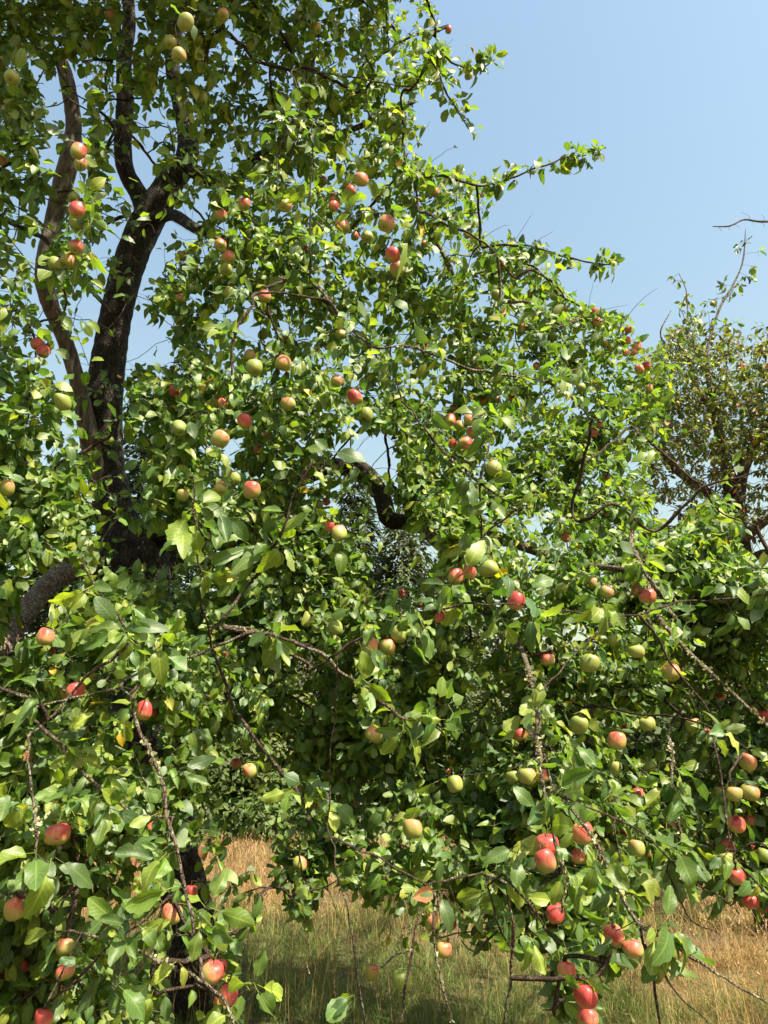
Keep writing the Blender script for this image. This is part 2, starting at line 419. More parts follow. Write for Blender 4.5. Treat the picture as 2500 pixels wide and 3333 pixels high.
# ------------------------------------------------------------------ main tree: crown outline and openings (photograph pixels)
CROWN = [(-800, -1700), (1500, -1700), (1480, -900), (1440, -250), (1400, -20), (1430, 60), (1470, 160), (1440, 260),  # top extended out of view to shade the crown below
         (1360, 290), (1350, 400), (1380, 520), (1480, 540), (1590, 580),
         (1610, 660), (1580, 740), (1640, 800), (1760, 800), (1800, 860), (1850, 910), (1880, 980),
         (2060, 1030), (2130, 1070), (2190, 1200), (2190, 1330), (2150, 1500), (2120, 1660), (2180, 1720), (2330, 1600), (2430, 1640), (2400, 1760), (2480, 1850),
         (2900, 1800), (2900, 3250), (2600, 3100), (2400, 3050), (2300, 2990), (2180, 2900), (2090, 2960), (2090, 3120), (1950, 3180), (1960, 3420), (1800, 3420), (1790, 3090),
         (1650, 3080), (1440, 3130), (1240, 3060), (1180, 2900), (1060, 2850), (1000, 3010), (880, 2900), (870, 2760), (640, 2720), (840, 2820), (860, 3000),
         (770, 3080), (800, 3500), (-800, 3500)]
OPEN = [  # polygon, density kept
    ([(330, 640), (360, 420), (400, 400), (420, 560), (425, 700), (330, 920), (270, 900), (300, 760)], .26),
    ([(440, 380), (520, 330), (545, 420), (490, 600), (440, 560)], .12),
    ([(480, 740), (640, 640), (700, 640), (640, 780), (560, 860), (500, 960), (450, 1060), (440, 900)], .12),
    ([(380, 420), (440, 420), (470, 600), (600, 520), (660, 560), (520, 720), (450, 900), (440, 1180), (330, 1200), (330, 1000), (400, 780), (440, 700), (380, 560)], .30),
    ([(90, 950), (330, 950), (340, 1200), (230, 1250), (60, 1150)], .25),
    ([(150, 250), (280, 200), (290, 560), (150, 820), (110, 900)], .22),
    ([(440, 1050), (560, 1030), (560, 1180), (430, 1200)], .12),
    ([(360, 1420), (480, 1440), (480, 1680), (380, 1680)], .2),
    ([(1080, 1450), (1180, 1400), (1270, 1390), (1310, 1500), (1290, 1590), (1210, 1520), (1100, 1500)], .05),
    ([(1060, 1570), (1240, 1560), (1330, 1680), (1340, 1830), (1240, 1900), (1100, 1700)], .10),
    ([(1190, 1790), (1420, 1690), (1450, 1820), (1360, 1900), (1220, 1980)], .16),
    ([(60, 1980), (140, 1830), (240, 1840), (200, 1970), (110, 2080), (40, 2090)], .05),
    ([(240, 1700), (560, 1680), (560, 1880), (260, 1880)], .3),
    ([(420, 2000), (500, 2000), (540, 2500), (380, 2480), (340, 2250)], .35),
    ([(640, 2420), (960, 2360), (960, 2720), (660, 2720)], .10),
    ([(880, 2480), (1280, 2450), (1300, 2700), (960, 2700)], .38),
    ([(520, 2750), (900, 2720), (900, 2900), (800, 3060), (600, 2860)], .3),
    ([(180, 2760), (440, 2760), (500, 3000), (420, 3200), (200, 3020)], .32),
    ([(480, 3050), (800, 3060), (800, 3400), (380, 3400)], .30),
    ([(1180, 2900), (1800, 2930), (1800, 3400), (1180, 3400)], .30),
    ([(2080, 2880), (2600, 2950), (2700, 3400), (2080, 3400)], .25),
    ([(2000, 2820), (2340, 2800), (2340, 3000), (2100, 2960)], .45),
    ([(1500, 2050), (1720, 2020), (1720, 2320), (1560, 2330)], .4),
    ([(1780, 2260), (2400, 2220), (2400, 2760), (1820, 2620)], .5),
    ([(420, 2330), (520, 2330), (720, 3000), (720, 3300), (560, 3300), (540, 2900)], .5),
    ([(1750, 2000), (2050, 2050), (2050, 2130), (1750, 2140)], .4),
]

def density(px, py):
    d = inside(CROWN, px, py).astype(float)
    for poly, f in OPEN:
        d *= np.where(inside(poly, px, py), f, 1.0)
    return d

# ------------------------------------------------------------------ main tree: woody skeleton
def pts_y(rows):  # px, py, Y, radius px
    out = []
    for px, py, Y, r in rows:
        p = at_y(px, py, Y); z = proj(p[None])[2][0]
        out.append((*p, r * z / FPX))
    return np.array(out)

def pts_z(rows):  # px, py, z, radius px
    return np.array([(*at(px, py, z), r * z / FPX) for px, py, z, r in rows])

trunk = pts_y([(660, 3300, 6.55, 100), (640, 3200, 6.5, 86), (625, 3050, 6.45, 78), (590, 2850, 6.4, 76), (530, 2600, 6.35, 80), (465, 2400, 6.3, 84), (435, 2250, 6.3, 88),
               (440, 2050, 6.3, 98), (425, 1880, 6.3, 128), (400, 1760, 6.3, 118)])
limb_main = pts_y([(430, 1860, 6.3, 96), (385, 1700, 6.25, 84), (350, 1520, 6.2, 72), (340, 1350, 6.15, 66), (355, 1180, 6.1, 62), (385, 980, 6.0, 59), (430, 830, 5.95, 58), (488, 700, 5.9, 58),
                   (550, 600, 5.85, 50), (605, 520, 5.8, 42), (610, 430, 5.8, 38), (590, 340, 5.75, 33), (560, 200, 5.6, 28), (600, 0, 5.4, 22), (680, -260, 5.2, 14)])
limb_main[:, 3] *= 0.86
limb_up = pts_y([(482, 715, 5.9, 42), (455, 640, 5.85, 36), (412, 560, 5.75, 33), (400, 470, 5.65, 33), (408, 330, 5.55, 32), (405, 200, 5.45, 28), (420, 40, 5.3, 24), (380, -220, 5.0, 16), (300, -500, 4.7, 9)])
limb_up[:, 3] *= 0.86
limb_dead = pts_y([(330, 1600, 6.15, 52), (290, 1420, 6.0, 42), (262, 1280, 5.9, 34), (215, 1120, 5.8, 34), (158, 970, 5.7, 36), (148, 870, 5.65, 38), (172, 730, 5.6, 38), (205, 600, 5.5, 36),
                   (238, 450, 5.4, 34), (232, 330, 5.3, 33), (208, 220, 5.25, 27), (188, 160, 5.2, 12)])
limb_dead[:, 3] *= 0.8
limb_left = pts_y([(400, 1850, 6.25, 64), (300, 1845, 6.0, 56), (205, 1868, 5.7, 52), (130, 1935, 5.4, 48), (70, 2020, 5.1, 42), (0, 2120, 4.7, 36), (-120, 2220, 4.2, 26), (-300, 2300, 3.6, 15)])
limb_left[:, 3] *= 0.72
limb_back = pts_y([(405, 1760, 6.3, 56), (560, 1730, 6.25, 46), (800, 1640, 6.1, 40), (980, 1550, 6.0, 38), (1110, 1520, 5.9, 37), (1195, 1545, 5.85, 36), (1245, 1620, 5.8, 36), (1268, 1690, 5.75, 35),
                   (1350, 1700, 5.75, 26), (1450, 1705, 5.8, 20), (1600, 1640, 5.7, 14), (1800, 1600, 5.5, 10), (2000, 1620, 5.2, 6)])
limb_back[:, 3] *= 0.82
limb_knob = pts_y([(600, 540, 5.8, 30), (660, 572, 5.7, 26), (715, 585, 5.6, 26), (760, 612, 5.5, 22), (790, 560, 5.4, 18), (840, 510, 5.3, 16), (950, 480, 5.1, 13), (1150, 420, 4.9, 10), (1350, 330, 4.9, 6)])
limb_low = pts_y([(480, 720, 5.95, 26), (560, 700, 5.6, 20), (640, 745, 5.3, 17), (780, 800, 4.9, 16), (900, 860, 4.6, 15), (1000, 940, 4.2, 14), (1080, 985, 3.9, 12)])
limb_far = pts_y([(1440, 1700, 5.5, 24), (1450, 1600, 5.4, 20), (1480, 1450, 5.2, 17), (1500, 1250, 5.0, 15), (1505, 1060, 4.85, 14), (1485, 940, 4.8, 13), (1445, 830, 4.75, 11), (1390, 750, 4.7, 8)])
limb_front = pts_y([(450, 2080, 6.2, 44), (560, 2060, 5.6, 34), (700, 2040, 4.8, 24), (850, 2070, 4.0, 16), (1010, 2105, 3.3, 12)])
limb_right = pts_y([(1360, 1700, 5.65, 26), (1450, 1790, 5.1, 22), (1560, 1920, 4.5, 18), (1680, 2080, 3.9, 15), (1740, 2260, 3.4, 13), (1755, 2400, 3.0, 12)])
limb_east = pts_y([(1450, 1705, 5.5, 24), (1650, 1760, 5.0, 20), (1850, 1830, 4.4, 17), (2080, 1870, 3.9, 14), (2130, 1990, 3.6, 12), (2240, 2120, 3.3, 10), (2400, 2270, 3.0, 8), (2560, 2420, 2.9, 5)])
for _l in (limb_right, limb_east, limb_far, limb_front):
    _l[2:, 3] *= .72; _l[2:, :3] += unit(_l[2:, :3] - CAM) * .30
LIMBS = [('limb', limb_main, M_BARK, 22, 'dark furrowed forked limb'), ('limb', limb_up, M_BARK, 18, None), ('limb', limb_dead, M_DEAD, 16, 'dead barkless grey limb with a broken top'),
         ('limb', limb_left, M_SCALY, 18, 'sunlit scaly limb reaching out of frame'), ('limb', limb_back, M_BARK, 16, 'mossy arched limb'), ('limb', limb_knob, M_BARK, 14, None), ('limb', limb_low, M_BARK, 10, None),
         ('limb', limb_far, M_BRANCH, 10, None), ('limb', limb_front, M_BARK, 12, None), ('limb', limb_right, M_BRANCH, 10, None), ('limb', limb_east, M_BRANCH, 10, None)]

# branches and twigs that show clearly: rows of px, py, z, radius px ; lichen share
BR = [
    ([(1060, 965, 3.75, 8), (1120, 1040, 3.7, 8), (1160, 1090, 3.65, 8), (1210, 1128, 3.6, 8), (1290, 1130, 3.55, 7), (1400, 1150, 3.55, 7), (1540, 1197, 3.6, 7.5), (1660, 1226, 3.7, 7.5), (1780, 1242, 3.8, 7), (1850, 1290, 3.9, 6), (1930, 1365, 4.0, 4)], .3),
    ([(1185, 1108, 3.66, 6), (1225, 1170, 3.7, 6), (1270, 1235, 3.75, 4)], .2),
    ([(1780, 1242, 3.8, 5), (1840, 1215, 3.85, 5), (1900, 1190, 3.95, 3)], .7),
    ([(1340, 1340, 3.4, 5), (1420, 1445, 3.4, 6), (1500, 1530, 3.4, 6), (1600, 1600, 3.45, 5), (1700, 1660, 3.5, 4)], .15),
    ([(1070, 2145, 2.7, 7), (1130, 2100, 2.68, 7), (1200, 2060, 2.65, 6.5), (1310, 2015, 2.65, 6), (1420, 1985, 2.65, 6), (1560, 1964, 2.65, 5.5), (1700, 1968, 2.66, 5), (1900, 1995, 2.7, 4), (2080, 2002, 2.75, 3)], .0),
    ([(850, 2062, 3.1, 9), (960, 2090, 3.05, 9), (1050, 2130, 3.0, 9), (1110, 2180, 2.95, 9), (1190, 2235, 2.9, 9), (1260, 2300, 2.9, 9), (1320, 2350, 2.9, 7), (1400, 2330, 2.95, 4)], .2),
    ([(430, 2280, 2.55, 9), (455, 2370, 2.5, 10), (490, 2450, 2.45, 10), (520, 2530, 2.4, 10), (548, 2650, 2.35, 10), (575, 2770, 2.3, 10.5), (600, 2880, 2.28, 11), (618, 2970, 2.25, 10.5), (640, 3070, 2.25, 10), (668, 3190, 2.2, 10), (720, 3240, 2.18, 10), (765, 3345, 2.15, 9)], .75),
    ([(120, 2350, 2.6, 8), (200, 2430, 2.6, 10), (270, 2520, 2.6, 10), (350, 2590, 2.6, 9), (440, 2660, 2.6, 7)], .8),
    ([(95, 2480, 2.2, 6), (108, 2620, 2.15, 8), (116, 2720, 2.12, 9), (112, 2800, 2.1, 9), (118, 2880, 2.1, 8), (170, 2950, 2.1, 5)], .5),
    ([(250, 3030, 2.5, 8), (380, 3072, 2.48, 9), (500, 3115, 2.45, 9), (560, 3150, 2.4, 9), (640, 3185, 2.35, 8), (670, 3200, 2.3, 7)], .45),
    ([(190, 3230, 2.2, 6), (260, 3170, 2.2, 7), (330, 3100, 2.2, 7), (400, 3040, 2.22, 6), (470, 2990, 2.24, 6), (590, 2890, 2.28, 5)], .1),
    ([(560, 2690, 2.6, 6), (540, 2830, 2.6, 7), (520, 2900, 2.55, 7), (480, 2960, 2.5, 6)], .6),
    ([(1745, 2300, 2.8, 10), (1752, 2420, 2.6, 12), (1765, 2560, 2.5, 10), (1790, 2660, 2.4, 9), (1808, 2740, 2.36, 9), (1830, 2820, 2.34, 9), (1842, 2900, 2.32, 8), (1828, 2970, 2.3, 6)], .55),
    ([(1800, 2560, 2.6, 7), (1880, 2660, 2.4, 7), (1930, 2730, 2.32, 9), (1975, 2810, 2.28, 10), (2010, 2890, 2.25, 10), (2045, 2965, 2.22, 10.5), (2085, 3022, 2.2, 11), (2150, 3052, 2.2, 9), (2230, 3100, 2.2, 9), (2330, 3165, 2.2, 8.5), (2420, 3215, 2.2, 8), (2560, 3280, 2.2, 7)], .6),
    ([(2085, 3022, 2.2, 7), (2105, 3100, 2.2, 7.5), (2125, 3180, 2.2, 7), (2140, 3270, 2.2, 7), (2150, 3350, 2.2, 6)], .05),
    ([(2100, 3075, 2.2, 5), (2135, 3130, 2.2, 5), (2175, 3190, 2.2, 5), (2240, 3260, 2.2, 4.5), (2320, 3350, 2.2, 4)], .0),
    ([(1090, 2760, 2.3, 5), (1110, 2890, 2.25, 5), (1140, 3000, 2.22, 5), (1158, 3120, 2.2, 5.5), (1170, 3240, 2.2, 5), (1185, 3350, 2.2, 4.5)], .0),
    ([(1370, 2950, 2.35, 6), (1350, 3060, 2.3, 7), (1340, 3130, 2.28, 7), (1320, 3220, 2.25, 6), (1300, 3340, 2.2, 4)], .1),
    ([(1345, 3090, 2.28, 5), (1290, 3110, 2.27, 5), (1215, 3155, 2.25, 4)], .2),
    ([(1410, 2920, 2.3, 6), (1412, 3020, 2.26, 6), (1425, 3130, 2.24, 6), (1450, 3220, 2.22, 6), (1470, 3350, 2.2, 5)], .2),
    ([(1580, 2880, 2.5, 6), (1610, 2960, 2.5, 6), (1640, 3040, 2.5, 6), (1680, 3110, 2.5, 4)], .1),
    ([(1660, 2900, 2.6, 8), (1672, 3030, 2.6, 9), (1668, 3150, 2.6, 8), (1650, 3260, 2.6, 7), (1640, 3350, 2.6, 6)], .5),
    ([(1650, 2860, 2.4, 6), (1720, 2940, 2.4, 6), (1790, 3030, 2.4, 5), (1830, 3080, 2.4, 3)], .1),
    ([(1500, 3060, 2.5, 3), (1550, 3100, 2.5, 5), (1620, 3030, 2.5, 6)], .1),
    ([(2000, 2700, 2.45, 5), (2020, 2830, 2.4, 6), (2040, 2920, 2.35, 5)], .1),
    ([(2150, 2760, 2.5, 6), (2210, 2830, 2.5, 6), (2280, 2890, 2.5, 5), (2370, 2940, 2.5, 4)], .0),
    ([(2180, 2850, 2.5, 5), (2220, 2950, 2.5, 4), (2270, 3010, 2.5, 4), (2340, 3040, 2.5, 3)], .0),
    ([(2330, 2420, 2.7, 7), (2345, 2550, 2.65, 7), (2365, 2650, 2.6, 6), (2375, 2760, 2.55, 4)], .1),
    ([(2180, 2420, 2.9, 8), (2190, 2560, 2.85, 9), (2210, 2680, 2.8, 9), (2240, 2780, 2.75, 8)], .7),
    ([(1920, 1690, 4.0, 9), (2000, 1640, 3.95, 8), (2130, 1730, 3.9, 8), (2230, 1640, 3.85, 8), (2300, 1580, 3.8, 7), (2400, 1555, 3.75, 6), (2500, 1520, 3.7, 4)], .1),
    ([(2080, 1415, 4.3, 7), (2130, 1450, 4.2, 6), (2190, 1505, 4.1, 6), (2270, 1570, 3.95, 6)], .0),
    ([(2285, 1580, 3.9, 5), (2330, 1650, 3.9, 5), (2390, 1690, 3.9, 4), (2460, 1710, 3.9, 3)], .0),
    ([(2060, 2000, 3.2, 5), (2200, 1960, 3.2, 5), (2350, 1950, 3.2, 5), (2480, 1935, 3.2, 4), (2600, 1925, 3.2, 3)], .0),
    ([(2080, 1820, 3.6, 12), (2110, 1880, 3.5, 13), (2150, 1940, 3.45, 12), (2200, 2010, 3.4, 8)], .3),
    ([(1620, 1360, 3.6, 4), (1590, 1450, 3.5, 4), (1570, 1540, 3.45, 5), (1565, 1640, 3.45, 5), (1570, 1720, 3.5, 5)], .0),
    ([(1350, 575, 4.9, 8), (1450, 575, 4.9, 7), (1560, 605, 4.95, 6), (1640, 590, 5.0, 6), (1740, 550, 5.0, 5), (1840, 515, 5.05, 4), (1935, 498, 5.1, 2.5)], .0),
    ([(1600, 800, 5.1, 7), (1700, 800, 5.15, 6), (1790, 820, 5.2, 5), (1880, 845, 5.2, 5), (1960, 860, 5.25, 4), (2015, 862, 5.3, 2.5)], .0),
    ([(1400, 700, 4.6, 7), (1470, 740, 4.6, 7), (1540, 770, 4.6, 6), (1620, 830, 4.65, 4)], .0),
    ([(1690, 900, 4.8, 8), (1720, 880, 4.8, 8), (1770, 895, 4.85, 7), (1820, 940, 4.9, 6), (1840, 980, 4.9, 4)], .2),
    ([(1660, 985, 4.6, 9), (1720, 985, 4.6, 9), (1770, 1020, 4.65, 8), (1830, 1060, 4.7, 6), (1900, 1030, 4.8, 5), (1970, 1050, 4.9, 4)], .25),
    ([(1690, 1085, 4.3, 4), (1750, 1070, 4.35, 5), (1810, 1065, 4.4, 5)], .0),
    ([(1350, 280, 5.0, 7), (1420, 170, 5.0, 6), (1480, 210, 5.0, 6), (1550, 225, 5.0, 4), (1610, 195, 5.0, 3)], .1),
    ([(1400, 190, 5.0, 6), (1460, 310, 5.0, 5), (1490, 370, 5.0, 4), (1525, 420, 5.0, 2.5)], .5),
    ([(960, 260, 4.3, 4), (975, 330, 4.2, 4), (930, 430, 4.1, 5), (905, 520, 4.0, 5), (900, 620, 3.9, 4)], .1),
    ([(1018, 390, 3.9, 3), (1014, 520, 3.85, 4), (1012, 700, 3.8, 5), (1008, 900, 3.8, 5)], .1),
    ([(627, 1545, 2.7, 3), (627, 1640, 2.7, 4.5), (640, 1760, 2.7, 5), (650, 1860, 2.72, 6), (652, 1960, 2.75, 6), (680, 2040, 2.85, 7)], .0),
    ([(272, 1800, 2.5, 4), (280, 1850, 2.5, 5), (330, 1930, 2.5, 6), (385, 2000, 2.5, 6.5), (420, 2060, 2.5, 7), (500, 2140, 2.6, 8)], .0),
    ([(1018, 1498, 2.7, 4), (985, 1560, 2.7, 5), (945, 1640, 2.7, 6), (920, 1720, 2.7, 7), (880, 1800, 2.75, 8), (830, 1870, 2.85, 9)], .0),
    ([(320, 2170, 2.5, 8), (380, 2135, 2.5, 9), (420, 2090, 2.5, 7)], .2),
    ([(740, 2045, 3.2, 12), (820, 2062, 3.15, 12), (860, 2100, 3.1, 10)], .6),
    ([(800, 2350, 3.0, 9), (860, 2440, 3.0, 10), (930, 2530, 3.0, 10), (990, 2620, 2.9, 8), (1010, 2680, 2.8, 6)], .1),
    ([(815, 1000, 3.2, 8), (780, 1060, 3.15, 8), (758, 1130, 3.1, 8), (755, 1220, 3.1, 6)], .1),
    ([(20, 720, 4.8, 12), (80, 745, 4.9, 13), (140, 780, 5.1, 14), (165, 800, 5.3, 13)], .3),
    ([(370, 440, 5.4, 8), (340, 500, 5.4, 12), (305, 540, 5.4, 10), (290, 570, 5.4, 6)], .2),
    ([(300, 800, 5.6, 4), (350, 730, 5.7, 9), (420, 700, 5.8, 10), (470, 700, 5.85, 8)], .1),
    ([(100, 1300, 4.2, 5), (110, 1200, 4.2, 6), (118, 1140, 4.2, 5)], .0),
    ([(1250, 1400, 5.0, 8), (1262, 1480, 5.2, 8), (1268, 1560, 5.5, 9), (1290, 1600, 5.7, 10)], .0),
    ([(1400, 1330, 4.8, 6), (1390, 1430, 5.0, 7), (1420, 1560, 5.3, 9), (1440, 1660, 5.4, 12)], .0),
]
BRANCHES = [(pts_z([(a, b, c, d * .60) for a, b, c, d in r]), l) for r, l in BR]

tree_base = at_y(655, 3290, 6.55); tree_base[2] = 0.0
main = link('apple_tree', None, loc=tuple(tree_base))
tag(main, 'huge old apple tree with forked dark trunk and drooping fruit-laden boughs', 'apple tree')
def child(name, me, mat, root, label=None, kind=None):
    o = link(name, me, mat, root); o.location = [-q for q in root.location]
    return tag(o, label, kind=kind)

def woody(name, path4, mat, sides, root, rough, step, label=None, seed=0.0, freq=8.0, kink=0.0):
    P = smooth_path(path4, step)
    if kink > 0:
        for i_ in range(1, len(P) - 1):
            v_ = Vector(P[i_, :3])
            for f_, a_ in ((7.0, 1.0), (19.0, .45)):
                P[i_, :3] += kink * a_ * np.array(mnoise.noise_vector(v_ * f_ + Vector((seed, 0, 0))))
            P[i_, 3] *= 1 + .35 * mnoise.noise(v_ * 21.0)
    V, F, T = tube(P[:, :3], np.maximum(P[:, 3], .0012), sides, rough, seed, freq)
    return child(name, np_mesh(name, V, F, T, smooth=True), mat, root, label), P

SKEL = []
tp = trunk.copy(); tp = np.vstack([[tp[0, 0] + .05, tp[0, 1], -.25, tp[0, 3] * 1.35], tp])
_, Pp = woody('trunk', tp, M_BARK, 40, main, .13, .035, None, 1.0, 7.0)
SKEL.append(Pp)
for i, (nm, path, mt, sd, lb) in enumerate(LIMBS):
    dead = mt is M_DEAD
    _, Pp = woody(nm, path, mt, int(sd * 1.3), main, (.10 if not dead else .11), .035 if sd > 12 else .05, lb, 3.0 + i, 8.0)
    if not dead: SKEL.append(Pp)
# every traced branch grows from the nearest bigger wood: add the stretch that joins it
_sk = np.vstack([s[:, :3] for s in SKEL]); _skz = proj(_sk)[2]
for i, (path, lich) in enumerate(BRANCHES):
    if path[0, 3] < path[-1, 3] * .95: path = path[::-1]
    b = path[0, :3]; tang = unit(path[0, :3] - path[min(2, len(path) - 1), :3])
    v = _sk - b; d0 = np.linalg.norm(v, axis=1)
    cosv = (v @ tang) / np.maximum(d0, 1e-6)
    zb_ = proj(b[None])[2][0]
    j = int(np.argmin(d0 * (1.75 - cosv) + .6 * np.maximum(0, zb_ + .1 - _skz)))
    a = _sk[j]; L = d0[j]
    if L > .05:
        r0 = path[0, 3] * (1 + .10 * min(L, 2.0))
        away = unit(b - CAM)
        m1 = b + tang * min(.10, .2 * L) + away * min(.32, .45 * L); m2 = m1 * .5 + a * .5 + away * .10 * L
        path = np.vstack([[*a, r0], [*m2, r0 * .95], [*m1, path[0, 3]], path])
    nm_, P2 = woody('branch', path, M_BRANCH if lich > .15 else M_TWIG, 9, main, .16, .025, None, 30.0 + i, 22.0, .013)
    k_ = int(np.argmin(np.linalg.norm(P2[:, :3] - b, axis=1)))
    BRANCHES[i] = (P2[k_:], lich); SKEL.append(P2)
    _sk = np.vstack([_sk, P2[:, :3]]); _skz = proj(_sk)[2]

# ------------------------------------------------------------------ twigs and leaves
def grow(skel_nodes, targets, sag=.06):
    """joins each target to the nearest wood already grown; returns list of paths, per-node radii, end directions"""
    base = skel_nodes
    dist = np.full(len(targets), np.inf)
    for k in range(0, len(targets), 400):
        dd = targets[k:k + 400, None] - base[None]
        dist[k:k + 400] = np.sqrt((dd ** 2).sum(-1)).min(1)
    order = np.argsort(dist)
    cap = len(base) + len(targets) * 7
    N = np.zeros((cap, 3)); N[:len(base)] = base; n = len(base); n0 = n
    par = np.full(cap, -1, int)
    paths = [None] * len(targets)
    for i in order:
        t = targets[i]
        d2 = ((N[:n] - t) ** 2).sum(1)
        j = int(d2.argmin())
        a = N[j]; L = math.sqrt(d2[j])
        m = 3 if L < .15 else (5 if L < .5 else 6)
        s = np.linspace(0, 1, m + 1)[1:, None]
        jit = R.normal(0, .05 * L, 3); jit[2] += sag * L * R.uniform(-.4, 1.6)
        q = a + (t - a) * s + 4 * s * (1 - s) * jit
        if m > 3: q[1:-1] += R.normal(0, .012 * min(L, .4) + .002, (m - 2, 3))
        ids = [j]
        for k in range(m):
            N[n] = q[k]; par[n] = ids[-1]; ids.append(n); n += 1
        paths[i] = ids
    cnt = np.zeros(n)
    for p in paths: cnt[p[-1]] += 1
    for k in range(n - 1, n0 - 1, -1):
        if par[k] >= 0: cnt[par[k]] += cnt[k]
    rad = np.clip(.00125 * np.maximum(cnt, 1) ** .46, .0012, .012)
    return N[:n], rad, paths, n0

def twig_mesh(N, rad, paths, sides=3):
    Vs, Fs, off = [], [], 0
    by = {}
    for p in paths: by.setdefault(len(p), []).append(p)
    a = np.arange(sides) / sides * 2 * math.pi
    for m, lst in by.items():
        I = np.array(lst)
        P = N[I]; r = rad[I].copy(); r[:, 0] = r[:, 1]
        T = unit(np.gradient(P, axis=1))
        B = unit(np.cross(T, np.array([.2, .35, .9]))); C = np.cross(B, T)
        V = P[:, :, None] + r[:, :, None, None] * (np.cos(a)[None, None, :, None] * B[:, :, None] + np.sin(a)[None, None, :, None] * C[:, :, None])
        k = len(lst)
        o = off + (np.arange(k)[:, None, None] * m + np.arange(m - 1)[None, :, None]) * sides
        j = np.arange(sides)[None, None]; j2 = (j + 1) % sides
        Fs.append(np.stack([o + j, o + j2, o + sides + j2, o + sides + j], -1).reshape(-1, 4))
        Vs.append(V.reshape(-1, 3)); off += V.size // 3
    return np.vstack(Vs), np.vstack(Fs)

HI_T = np.array([0, .05, .15, .27, .40, .53, .66, .79, .89, .96, 1.0]); HI_U = np.array([-1, -.5, 0, .5, 1.0])
LO_T = np.array([0, .22, .52, .80, 1.0]); LO_U = np.array([-1, 0, 1.0])

XL_T = np.array([0, .5, 1.0])
def leaf_geo(base, d, nrm, L, W, hi, seed, petiole=True, tipsharp=1.0, curl=1.0):
    """N leaves: petiole, folded, curled and waved blade.  returns V, quads, tris, luv, leaf index"""
    rg = np.random.default_rng(seed)
    n = len(base)
    tt, uu = (HI_T, HI_U) if hi is True else ((XL_T, LO_U) if hi == 'far' else (LO_T, LO_U))
    S, U = len(tt), len(uu)
    d = unit(d); nrm = unit(nrm - d * (nrm * d).sum(1, keepdims=True)); b = np.cross(d, nrm)
    sh = rg.uniform(.90, 1.14, (n, 1))
    prof = np.sin(np.pi * np.clip(tt[None] ** sh, 0, 1)) ** (.60 * tipsharp)
    prof = prof * (1 - .18 * tt[None] ** 3)
    if hi is True:
        ser = np.where(np.arange(S) % 2 == 0, 1.0, .87)[None] * (1 + rg.normal(0, .035, (n, S)))
        profe = prof * ser
    else:
        profe = prof * (1 + rg.normal(0, .07, (n, S)))
    au = np.abs(uu)[None, None]
    half = np.where(au > .75, profe[:, :, None], prof[:, :, None]) * (W / 2)[:, None, None]
    fold = rg.normal(.30, .34, n)[:, None, None] * curl
    crl = (rg.normal(.28, .42, n) * curl)[:, None, None]
    T = tt[None, :, None]
    x = uu[None, None] * half * np.cos(fold * .9)
    z = au * half * np.sin(fold)
    ph = rg.uniform(0, 6.28, (n, 1, 2)); fr = rg.uniform(7, 13, (n, 1, 1)); am = (rg.uniform(.015, .10, n) * L)[:, None, None]
    wl = np.where(uu[None, None] < 0, np.sin(T * fr + ph[..., :1]), np.sin(T * fr + ph[..., 1:]))
    z = z + au * wl * am * (prof[:, :, None] > .05)
    z = z - crl * T ** 2 * L[:, None, None]
    y = T * L[:, None, None] * (1 - .22 * np.abs(crl) * T)
    y = np.broadcast_to(y, z.shape)
    tw = (rg.normal(0, .45, n) * curl)[:, None, None] * (T - .2)
    x, z = x * np.cos(tw) - (z * .0 + 0) , z + x * np.sin(tw)
    bl = base + d * (L * .0)[:, None]
    V = bl[:, None, None] + x[..., None] * b[:, None, None] + y[..., None] * d[:, None, None] + z[..., None] * nrm[:, None, None]
    V = V.reshape(n, S * U, 3)
    luv = np.zeros((n, S * U, 3)); luv[..., 0] = np.tile(uu, S)[None]; luv[..., 1] = np.repeat(tt, U)[None]; luv[..., 2] = rg.uniform(0, 1, (n, 1))
    i = np.arange(1, S - 2)[:, None] * U + np.arange(U - 1)[None]
    q = np.stack([i, i + 1, i + U + 1, i + U], -1).reshape(-1, 4)
    j = np.arange(U - 1)
    t = np.vstack([np.stack([j, j + U + 1, j + U], 1), np.stack([j + (S - 2) * U, j + 1 + (S - 2) * U, j + (S - 1) * U], 1)])
    return V, q, t, luv

LEAFCOL = np.array([[.044, .090, .026], [.065, .122, .027], [.096, .158, .029], [.132, .191, .032], [.178, .228, .041]])
def leaf_colors(n, rg, yellow=.0025, brown=.002, warm=None):
    wgt = np.array([.22, .30, .26, .15, .07])
    i = rg.choice(5, n, p=wgt)
    c = LEAFCOL[i] * rg.uniform(.82, 1.18, (n, 1)) * rg.uniform(.93, 1.07, (n, 3))
    if warm is not None:
        c = c * (1 + warm[:, None] * np.array([.40, .16, 0]))
    y = rg.random(n)
    c[y < yellow] = np.array([.46, .33, .025]) * rg.uniform(.7, 1.1, ((y < yellow).sum(), 1))
    bmask = y > 1 - brown
    c[bmask] = np.array([.20, .095, .045]) * rg.uniform(.6, 1.3, (bmask.sum(), 1))
    return c

